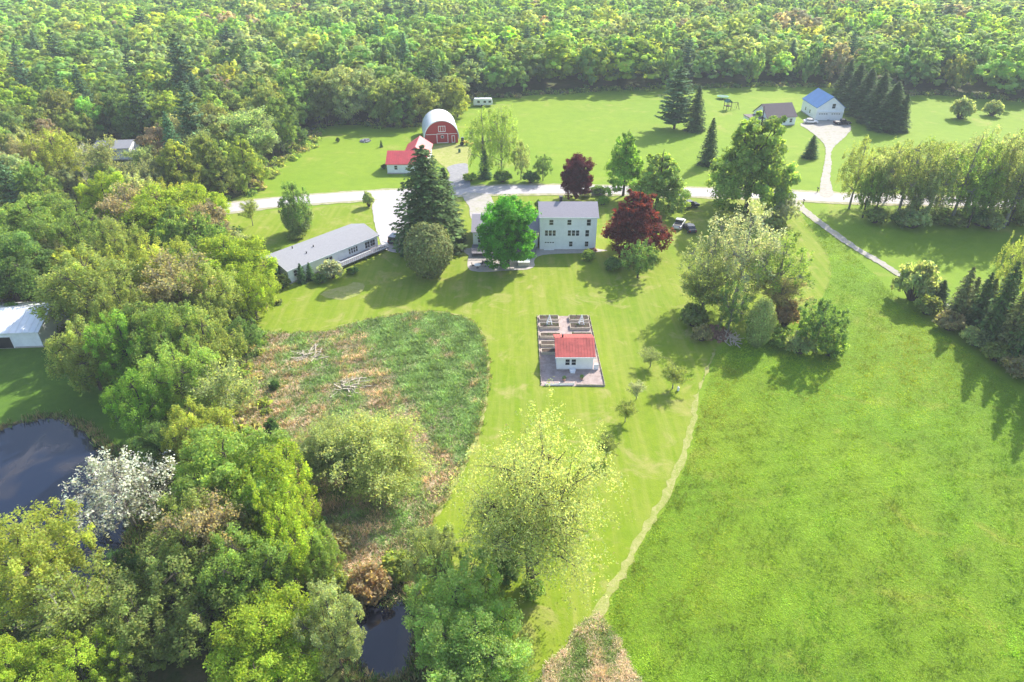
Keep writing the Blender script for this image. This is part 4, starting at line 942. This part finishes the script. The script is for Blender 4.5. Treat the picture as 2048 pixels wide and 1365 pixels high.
B('shrub', 676, 285, 275, 9, 'dark', 'bush', 'tiny dark bush in the field right of the left woods', 'bush')
B('spruce_small', 763, 295, 281, 8, 'dark', 'bush', 'tiny dark sapling in the field left of the cottage', 'bush')
B('shrub', 768, 338, 328, 12, 'dark', 'bush', 'dark bush at the left wall of the red-roofed cottage', 'bush')
B('cone_mid', 915, 235, 150, 62, 'yel', 'maple_tree', 'yellow-green cone-shaped tree behind the red barn')
B('dense_mid', 842, 246, 150, 84, 'olive', 'maple_tree', 'olive round tree behind the left side of the red barn')
B('dense_mid', 808, 256, 185, 58, 'green', 'maple_tree', 'low dark green tree left of the red barn')

# foreground and left belt
B('willow', 1062, 1162, 896, 320, 'pale', 'willow_tree', 'large pale weeping willow in the lower centre')
T('willow_bush', 752, 868, 9, 185, 'pale', 'willow_tree', 'round pale willow bush in the overgrown patch, right of two', idx=0)
T('willow_bush', 648, 868, 8, 140, 'grey', 'willow_tree', 'round grey-green willow bush in the overgrown patch, left of two', idx=1)
B('shrub', 1010, 1160, 1105, 70, 'green', 'bush', 'green bush at the foot of the large pale willow, on its left', 'bush')
B('shrub', 1066, 1195, 1160, 50, 'fresh', 'bush', 'light green bush at the foot of the large pale willow, on its right', 'bush')
T('airy_near', 715, 900, 7, 90, 'deep', 'broadleaf_tree', 'dark green small tree between the two round willow bushes')
T('airy_near', 915, 1150, 10, 230, 'lightg', 'broadleaf_tree', 'big dense green tree at the bottom edge left of the willow')
T('dense_near', 950, 1240, 10, 230, 'lightg', 'broadleaf_tree', 'second dense green tree cut by the bottom edge, nearer the small dry patch')
T('airy_near', 862, 1060, 9, 120, 'grey', 'broadleaf_tree', 'pale grey-green tree just left of the willow')
T('airy_near', 655, 1185, 11, 150, 'grey', 'broadleaf_tree', 'thin grey-green tree at the bottom edge beside the small pool')
T('dense_near', 522, 1225, 10, 240, 'lime', 'maple_tree', 'brightest yellow-green maple crown at the bottom edge')
L_ = [('airy_near', 40, 1045, 13, 250, 'yel', 'big yellow-green tree in the bottom-left corner by the pond'), ('dense_near', 15, 1300, 9, 170, 'lime', 'lime crown cut by the bottom-left corner'), ('airy_near', 150, 1300, 9, 190, 'lime', 'low lime crown at the bottom edge near the left corner'),
      ('airy_near', 390, 1000, 13, 210, 'olive', 'olive-bronze tree right of the white blossoming tree'), ('dense_near', 450, 870, 15, 250, 'fresh', 'very large light green tree above the lower left woods'), ('airy_near', 545, 905, 14, 170, 'lime', 'lime tree on the edge of the overgrown patch'),
      ('airy_near', 350, 1120, 11, 270, 'oldol', 'dark olive tree low in the left foreground'), ('airy_near', 232, 1110, 6, 100, 'deep', 'small dark green tree at the pond shore under the blossoming tree'), ('airy_near', 470, 1070, 12, 200, 'mid', 'green tree above the brightest yellow-green crown'),
      ('airy_near', 560, 1010, 12, 150, 'lime', 'second lime tree beside the overgrown patch'), ('twiggy', 590, 990, 8, 90, 'brown', 'brown twiggy tree at the left edge of the overgrown patch'), ('airy_near', 620, 1065, 8, 110, 'fresh', 'small light green tree below the round willow bushes'),
      ('twiggy', 150, 1175, 9, 190, 'olive', 'twiggy olive tree below the pond'), ('airy_near', 250, 1215, 9, 180, 'oldol', 'dim olive crown in the lower left woods'), ('twiggy', 400, 1010, 13, 150, 'pink', 'bronze-budded twiggy tree amid the lower left woods'),
      ('airy_near', 160, 645, 12, 150, 'olive', 'olive tree reaching over the right end of the white outbuilding'), ('airy_near', 170, 505, 15, 210, 'olive', 'wide olive tree behind the white outbuilding'), ('dense_near', 60, 395, 16, 190, 'mid', 'large green tree at the left edge above the outbuilding'), ('dense_near', -10, 470, 15, 180, 'green', 'dark green tree cut by the left edge'),
      ('airy_near', 300, 478, 15, 150, 'yel', 'yellow tree in the middle of the left tree belt'), ('twiggy', 345, 520, 14, 150, 'brown', 'brown twiggy tree in the middle of the left tree belt'), ('dense_near', 452, 470, 14, 170, 'lime', 'lime maple whose dark forked trunk left of the long white house'), ('airy_near', 495, 540, 10, 110, 'lime', 'low lime tree at the near end of the long white house'),
      ('airy_near', 235, 630, 13, 140, 'bright', 'fresh green tree right of the white outbuilding'), ('airy_near', 330, 615, 14, 150, 'mid', 'green tree in the left belt below the brown twiggy tree'), ('airy_near', 405, 625, 13, 140, 'olive', 'olive tree left of the upper marsh corner'), ('airy_near', 478, 640, 7, 80, 'green', 'small dark tree at the upper left corner of the overgrown patch'),
      ('twiggy', 440, 730, 12, 125, 'grey', 'bare grey-green tree at the left of the overgrown patch'), ('airy_near', 350, 690, 14, 160, 'fresh', 'light green tree left of the bare grey-green tree'), ('airy_near', 265, 750, 12, 130, 'bright', 'fresh green tree above the pond'), ('airy_near', 385, 808, 11, 150, 'yel', 'yellow-tinged tree between pond and overgrown patch'), ('dense_near', 310, 850, 8, 110, 'green', 'low dark green tree near the pond corner'),
      ('dense_near', 310, 372, 15, 180, 'lime', 'bright lime tree in the upper left belt'), ('dense_near', 392, 365, 13, 100, 'lime', 'lime tree nearest the left end of the road'), ('twiggy', 372, 415, 11, 100, 'pink', 'pinkish twiggy tree beside the left end of the road'), ('dense_near', 205, 345, 15, 110, 'lime', 'lime crown near the woodland house'), ('twiggy', 255, 385, 14, 120, 'pink', 'pinkish twiggy tree in the upper left belt'),
      ('airy_near', 100, 262, 16, 110, 'yel', 'tall yellowish tree at far left above the belt'), ('airy_near', 35, 285, 14, 100, 'brown', 'brownish tree at the far left edge'), ('airy_near', 150, 425, 14, 130, 'mid', 'green tree in the upper left belt'), ('airy_near', 225, 440, 14, 120, 'olive', 'olive tree in the upper left belt'), ('airy_near', 410, 535, 13, 130, 'olive', 'olive tree left of the forked lime maple'), ('airy_near', 230, 560, 14, 130, 'olive', 'dusty olive tree above the fresh green tree')]
for k, u, v, h, w_, c, l in L_:
    T(k, u, v, h, w_, c, 'maple_tree' if k.startswith('dense') else ('birch_tree' if k == 'twiggy' else 'broadleaf_tree'), l)
T('blossom', 228, 928, 10, 212, 'white', 'blossoming_tree', 'white blossoming tree leaning over the pond', idx=0)
T('blossom', 150, 292, 10, 90, 'white', 'blossoming_tree', 'white blossoming tree beside the woodland house at far left', idx=0)
B('shrub', 742, 1190, 1140, 96, 'tan', 'bush', 'brown dry bush at the head of the small pool', 'bush')
B('shrub', 680, 1195, 1150, 60, 'olive', 'bush', 'olive bush left of the brown dry bush', 'bush')
B('shrub', 662, 1100, 1060, 90, 'brown', 'bush', 'brown bush under the round willow bushes', 'bush')
B('shrub', 800, 1150, 1110, 80, 'olive', 'bush', 'olive bush at the lower end of the overgrown patch', 'bush')
B('shrub', 545, 868, 838, 30, 'deep', 'bush', 'small dark bush in the overgrown patch, nearer one of two', 'bush')
B('shrub', 550, 780, 762, 22, 'deep', 'bush', 'small dark bush in the overgrown patch, farther one of two', 'bush')
for nm, u, vb, vt, w_, l in (('pine_tree', 405, 345, 168, 80, 'tall dark pine in the woods left of the barn field'), ('pine_tree', 388, 240, 72, 84, 'tall pine standing above the left woods'), ('pine_tree', 140, 190, 62, 60, 'dark pine above the upper left woods'),
        ('pine_tree', 305, 130, 18, 62, 'dark pine near the top left'), ('pine_tree', 470, 150, 55, 70, 'broad pine behind the tall pine'), ('pine_tree', 828, 95, -6, 44, 'slim dark pine at the top, left of centre'), ('pine_tree', 1880, 90, 10, 50, 'dark pine at the top right')):
    B('pine', u, vb, vt, w_, 'pine', nm, l)

# ------------------------------------------------------------------ woods
BELT = wpts([(-250, 480), (150, 440), (400, 424), (440, 480), (510, 540), (520, 620), (480, 690), (460, 800), (480, 880), (560, 1000), (610, 1120), (640, 1250), (600, 1500), (-100, 1500), (-100, 1265), (60, 1235), (160, 1220), (262, 1150), (262, 980), (250, 900), (265, 800), (225, 740), (120, 660), (-250, 640)])
fr = np.random.default_rng(11)
cand = []
y = 60.0
while y < 620:
    st = 6.4 if y < 250 else 9.2
    x = -460.0
    while x < 460:
        cand.append((x + fr.uniform(-.45, .45) * st, y + fr.uniform(-.45, .45) * st)); x += st
    y += st * .92
cand = np.array(cand); X, Y = cand[:, 0], cand[:, 1]
op = inside([tuple(p) for p in OPEN], X, Y); belt = inside([tuple(p) for p in BELT], X, Y)
# road corridor and clearings
rp = np.array([tuple(p) for p in smooth(wpts(ROAD_PX), False, 3)])
dr = np.min(np.hypot(X[:, None] - rp[None, :, 0], Y[:, None] - rp[None, :, 1]), 1)
Lnorth = Y > np.interp(X, rp[:, 0], rp[:, 1])
ok = ~op & ((Lnorth & (dr > 6)) | belt) & (dr > 6)
for (u, v, rr) in ((215, 345, 17), (160, 350, 12), (215, 318, 13), (970, 206, 9)):
    p = P(u, v); ok &= np.hypot(X - p.x, Y - p.y) > rr
ok &= np.hypot(X + 112, Y - 178) > 13
ok &= np.hypot(X + 108, Y - 168) > 13
ok &= ~(belt & (Y < 78)) & ~((X < -72) & (Y < 100) & (Y > 80))
for px_, py_, pr in placed: ok &= np.hypot(X - px_, Y - py_) > max(3.2, pr * .75)
# keep what the picture, or a step aside, can see
ok &= np.abs(X) < (Y * _ca + 32) * .75 * 1.22 + 12
X, Y = X[ok], Y[ok]
def patch(x, y):    # slow colour drift through the woods
    return math.sin(x * .031 + 1.3) + math.sin(y * .045 + x * .017) + .8 * math.sin(x * .09 - y * .07)
order = np.argsort(np.hypot(X, Y))
COLS = [('lime', 'yellow-green'), ('fresh', 'light green'), ('mid', 'green'), ('olive', 'olive'), ('grey', 'grey-green'), ('pink', 'reddish budding'), ('yel', 'yellowish')]
def where(x, y):
    if y < 165 and x < -20: return 'in the left tree belt ' + ('behind the outbuilding' if x < -75 else 'below the road' if y > 125 else 'above the pond')
    if x < -60 and y < 290: return ('in the woods around the woodland house' if x < -95 and y < 225 else 'along the left edge of the barn field' if x > -85 else 'deep in the woods left of the barn')
    if x < 20: return 'in the woods behind the red barn' + (', at their near edge' if y < 300 else '')
    if x < 110: return 'in the woods behind the far field'
    return 'in the woods at the far right'
far = Q(); nind = 0; ncon = 0; rf_ = random.Random(5)
fp = PROTO['far']; fc = PROTO['far_conifer']
FA = []
for n_, i in enumerate(order):
    x, y = float(X[i]), float(Y[i]); pv = patch(x, y) + rf_.uniform(-.9, .9)
    leftish = x < -30
    con = rf_.random() < (.07 if leftish else .05)
    sz = math.exp(rf_.gauss(0, .17)); h = min(21, 14 * sz + (3 if y > 270 else .5)); wd = min(19, rf_.uniform(8.5, 11.5) * sz * (1.0 if y < 250 else 1.45))
    if y < 160: h *= .82; wd *= .85
    k = 'lime' if pv > 1.5 else 'fresh' if pv > .6 else 'mid' if pv > -.3 else 'olive' if pv > -1.1 else 'grey' if pv > -2 else 'mid'
    r_ = rf_.random()
    if r_ < .03: k = 'pink'
    elif r_ < .10: k = 'yel'
    elif r_ < .22: k = 'green'
    nm = dict(COLS).get(k, 'dark green'); gj = rf_.gauss(0, .12); jit = [math.exp(gj + rf_.gauss(0, .045)) for _ in range(3)]
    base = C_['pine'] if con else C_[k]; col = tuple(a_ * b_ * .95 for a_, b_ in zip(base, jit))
    if y > 200: haze_lift = min(.5, (y - 200) / 250); col = tuple(a_ * (1 + .55 * haze_lift) + e_ * haze_lift for a_, e_ in zip(col, (.03, .05, .05)))  # distance haze put into the leaf colour, paler farther away
    dist = math.hypot(x, y)
    if con and ncon < 60:
        ncon += 1; put('pine' if rf_.random() < .5 else 'spruce', x, y, rf_.uniform(15, 21), rf_.uniform(7, 9.5), col, 'pine_tree', 'dark conifer ' + where(x, y), 'tree', 'conifers ' + where(x, y)); continue
    if not con and nind < 225:
        nind += 1
        kind = 'airy_mid' if dist < 170 and rf_.random() < .5 else 'dense_mid' if rf_.random() < .6 else 'twiggy' if k in ('pink', 'grey') else 'cone_mid'
        put(kind, x, y, h, wd, col, 'broadleaf_tree', ('tall ' if h > 15 else 'low ') + ('broad ' if wd / h > .72 else 'slim ') + nm + ' tree ' + where(x, y), 'tree', nm + ' trees ' + where(x, y)); continue
    L = fc if con else fp; pr = L[rf_.randrange(len(L))]
    if con: h *= 1.2; wd *= .85
    FA.append((pr, x, y, h, wd, col, rf_.uniform(0, 6.28), rf_.uniform(0, 1)))
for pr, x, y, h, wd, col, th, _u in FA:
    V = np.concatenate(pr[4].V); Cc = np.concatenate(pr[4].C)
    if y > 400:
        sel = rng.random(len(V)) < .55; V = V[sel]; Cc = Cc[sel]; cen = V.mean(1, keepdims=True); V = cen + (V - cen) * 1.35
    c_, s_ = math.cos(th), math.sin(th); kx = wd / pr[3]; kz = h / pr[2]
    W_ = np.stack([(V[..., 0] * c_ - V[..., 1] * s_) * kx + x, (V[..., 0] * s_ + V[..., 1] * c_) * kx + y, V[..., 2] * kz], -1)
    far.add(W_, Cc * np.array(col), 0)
m = far.mesh('distant_woodland', [LEAF]); o = bpy.data.objects.new('distant_woodland', m); COL.objects.link(o)
tag(o, 'mass of mixed spring woodland stretching to the top of the picture', 'woodland', None, 'stuff')
print('woods individual', nind, ncon, 'far', len(FA), 'quads', len(m.polygons))
# undergrowth along the wood edges
ug = Q(); ed = [p for p in OPEN]
cnt = 0
for p in ed:
    if p.y < 45 or (p.x > 60 and p.y < 200): continue
    if p.y < 160 and p.x > -20: continue
    for _ in range(4):
        c = np.array([p.x + rf_.gauss(0, 1.8), p.y + rf_.gauss(0, 1.8) + 1.5, 0]); s = rf_.uniform(.8, 2.0); n = 60
        q = c + rdir(rng, n) * np.array([s, s, s * .8]) * rng.uniform(.4, 1, (n, 1)); q[:, 2] = np.abs(q[:, 2]) * 1.0 + .1
        ug.add(leaves(rng, q, unit(rdir(rng, n) + np.array([0, 0, .4])), rng.uniform(.3, .6, n)), tints(rng, n, .3) * np.array(C_[rf_.choice(['mid', 'olive', 'oldol', 'brown', 'green'])]))
for _ in range(1500):
    p = BELT[0]; x = rf_.uniform(-110, -12); y = rf_.uniform(36, 160)
    if not inside([tuple(q) for q in BELT], np.array([x]), np.array([y]))[0]: continue
    c = np.array([x, y, 0]); s = rf_.uniform(.8, 2.2); n = 60
    q = c + rdir(rng, n) * np.array([s, s, s * .7]) * rng.uniform(.4, 1, (n, 1)); q[:, 2] = np.abs(q[:, 2]) + .1
    ug.add(leaves(rng, q, unit(rdir(rng, n) + np.array([0, 0, .4])), rng.uniform(.2, .42, n)), tints(rng, n, .3) * np.array(C_[rf_.choice(['mid', 'olive', 'oldol', 'brown', 'green'])]))
m = ug.mesh('undergrowth', [LEAF]); o = bpy.data.objects.new('undergrowth', m); COL.objects.link(o); tag(o, 'low leafy undergrowth along the wood edges and under the left trees', 'undergrowth', None, 'stuff')

# ------------------------------------------------------------------ grass and reeds
def tufts(name, poly, n, h0, h1, bl, colf, wid, label, near=0.0, spread=.18, cat='grass'):
    pl = [tuple(p) for p in poly]; xs = [p[0] for p in pl]; ys = [p[1] for p in pl]
    x0, x1, y0, y1 = min(xs), min(max(xs), 150), max(min(ys), 28), min(max(ys), 260)
    X = rng.uniform(x0, x1, n * 3); Y = y0 + (y1 - y0) * rng.uniform(0, 1, n * 3) ** (1 + near)
    k = inside(pl, X, Y) & (np.abs(X) < (Y * _ca + 32) * .75 * 1.12 + 3); X, Y = X[k][:n], Y[k][:n]; N_ = len(X)
    h = rng.uniform(h0, h1, N_) * np.exp(fbm(X, Y, .9, 19) * .45 + fbm(X, Y, 2.6, 20) * .3); Qd = Q(); C = colf(X, Y, rng)
    for b in range(bl):
        th = rng.uniform(0, 6.28, N_); o1 = rng.uniform(0, spread, N_); bx = X + np.cos(th) * o1; by = Y + np.sin(th) * o1
        sx, sy = -np.sin(th) * wid / 2, np.cos(th) * wid / 2; ln = h * rng.uniform(.2, .9, N_); hh = h * rng.uniform(.6, 1.1, N_)
        tx, ty = bx + np.cos(th) * ln, by + np.sin(th) * ln; z = .07
        V = np.stack([np.stack([bx - sx, by - sy, np.full(N_, z)], 1), np.stack([bx + sx, by + sy, np.full(N_, z)], 1), np.stack([tx + sx * .5, ty + sy * .5, hh], 1), np.stack([tx - sx * .5, ty - sy * .5, hh], 1)], 1)
        Qd.add(V, C * tints(rng, N_, .2, .05))
    m = Qd.mesh(name, [GRASS]); o = bpy.data.objects.new(name, m); COL.objects.link(o); return tag(o, label, cat, None, 'stuff')
def fbm(X, Y, s, seed):
    r = np.random.default_rng(seed); v = 0
    for k in range(9):
        a = r.uniform(0, 6.28); f = s * 1.6 ** k * r.uniform(.8, 1.2); v = v + np.sin((X * math.cos(a) + Y * math.sin(a)) * f + r.uniform(0, 6.28)) * .72 ** k
    return v / 2.2
def marshcol(X, Y, r):
    g = -(X + 15) * .026 + (84 - Y) * .016 + .02 + fbm(X, Y, .42, 3) * .62 + fbm(X, Y, 1.2, 13) * .35 + r.normal(size=len(X)) * .15
    k = np.clip((g - .15) * 2.5, 0, 1)[:, None]
    gr = np.array([.25, .38, .12]) * np.exp(fbm(X, Y, 1.1, 4) * .35)[:, None]; de = np.where((r.random(len(X)) < .28)[:, None], np.array([[.17, .27, .07]]), np.array([[.58, .45, .31]])) * np.exp(fbm(X, Y, .9, 5) * .35)[:, None]
    return gr * (1 - k) + de * k
tufts('marsh_grass', MARSHP, 46000, .10, .45, 5, marshcol, .1, 'rank green and straw-brown growth in the overgrown patch left of the lawn', 0, .3)
def meadcol(X, Y, r): return np.array([.265, .385, .02]) * np.exp(fbm(X, Y, .12, 6) * .24 + fbm(X, Y, .38, 7) * .26 + fbm(X, Y, 1.5, 17) * .26 + (Y[:] - 75) * .002)[:, None] * np.stack([np.exp(fbm(X, Y, .10, 8) * .26), np.ones(len(X)), np.ones(len(X))], 1)
tufts('meadow_blades', MEADOWP, 110000, .05, .21, 4, meadcol, .05, 'uneven bright green meadow grass filling the lower right', .35, .25)
def drycol(X, Y, r): return np.where((fbm(X, Y, 1.1, 31) + r.normal(size=len(X)) * .3 > .1)[:, None], np.array([[.24, .34, .09]]), np.array([[.68, .56, .40]]))
tufts('dry_reeds', DRYP, 6000, .12, .42, 5, drycol, .06, 'straw-coloured dry reeds at the bottom edge beside the meadow', 0, .3)

def bankreeds(name, poly, w0, w1, n, label):
    pl = [tuple(p) for p in poly]; X = []; Y = []
    c = np.mean(np.array(pl), 0)
    for _ in range(n):
        p = np.array(pl[rf_.randrange(len(pl))]); d = (p - c) / np.linalg.norm(p - c); q_ = p + d * rf_.uniform(w0, w1) + np.array([rf_.uniform(-.5, .5), rf_.uniform(-.5, .5)]); X.append(q_[0]); Y.append(q_[1])
    X = np.array(X); Y = np.array(Y); Qd = Q(); N_ = len(X)
    C = np.where((rng.random(N_) < .4)[:, None], np.array([[.36, .30, .16]]), np.array([[.16, .27, .06]])); h = rng.uniform(.15, .8, N_) * (.45 if 'patch' in name else 1)
    for b in range(6):
        th = rng.uniform(0, 6.28, N_); bx = X + np.cos(th) * .15; by = Y + np.sin(th) * .15; sx, sy = -np.sin(th) * .04, np.cos(th) * .04; ln = h * rng.uniform(.1, .6, N_)
        tx, ty = bx + np.cos(th) * ln, by + np.sin(th) * ln; z0 = np.full(N_, .05)
        Qd.add(np.stack([np.stack([bx - sx, by - sy, z0], 1), np.stack([bx + sx, by + sy, z0], 1), np.stack([tx + sx * .4, ty + sy * .4, h], 1), np.stack([tx - sx * .4, ty - sy * .4, h], 1)], 1), C * tints(rng, N_, .2, .05))
    m = Qd.mesh(name, [GRASS]); o = bpy.data.objects.new(name, m); COL.objects.link(o); tag(o, label, 'reeds', None, 'stuff')
bankreeds('pond_reeds', PONDP, -.2, 1.3, 2200, 'rough grass and reeds fringing the big pond at left')
bankreeds('pool_reeds', POOLP, -.2, 1.0, 900, 'rough grass fringing the small pool at the bottom')
bankreeds('patch_edge_grass', MARSHP, -.3, .35, 2600, 'ragged tall grass along the edge of the overgrown patch')
hz = MB(); hz.box(-1500, 1500, -300, 1500, -1.0, 72); m = bpy.data.materials.new('haze_air'); m.use_nodes = True; t = m.node_tree; t.nodes.clear()
ho_ = t.nodes.new('ShaderNodeOutputMaterial'); pv_ = t.nodes.new('ShaderNodeVolumePrincipled'); pv_.inputs['Color'].default_value = (.86, .92, 1.0, 1); pv_.inputs['Density'].default_value = .00024; pv_.inputs['Anisotropy'].default_value = .0
t.links.new(pv_.outputs[0], ho_.inputs['Volume']); o = hz.build('haze', m); tag(o, 'thin pale haze in the air', 'haze', None, 'stuff')
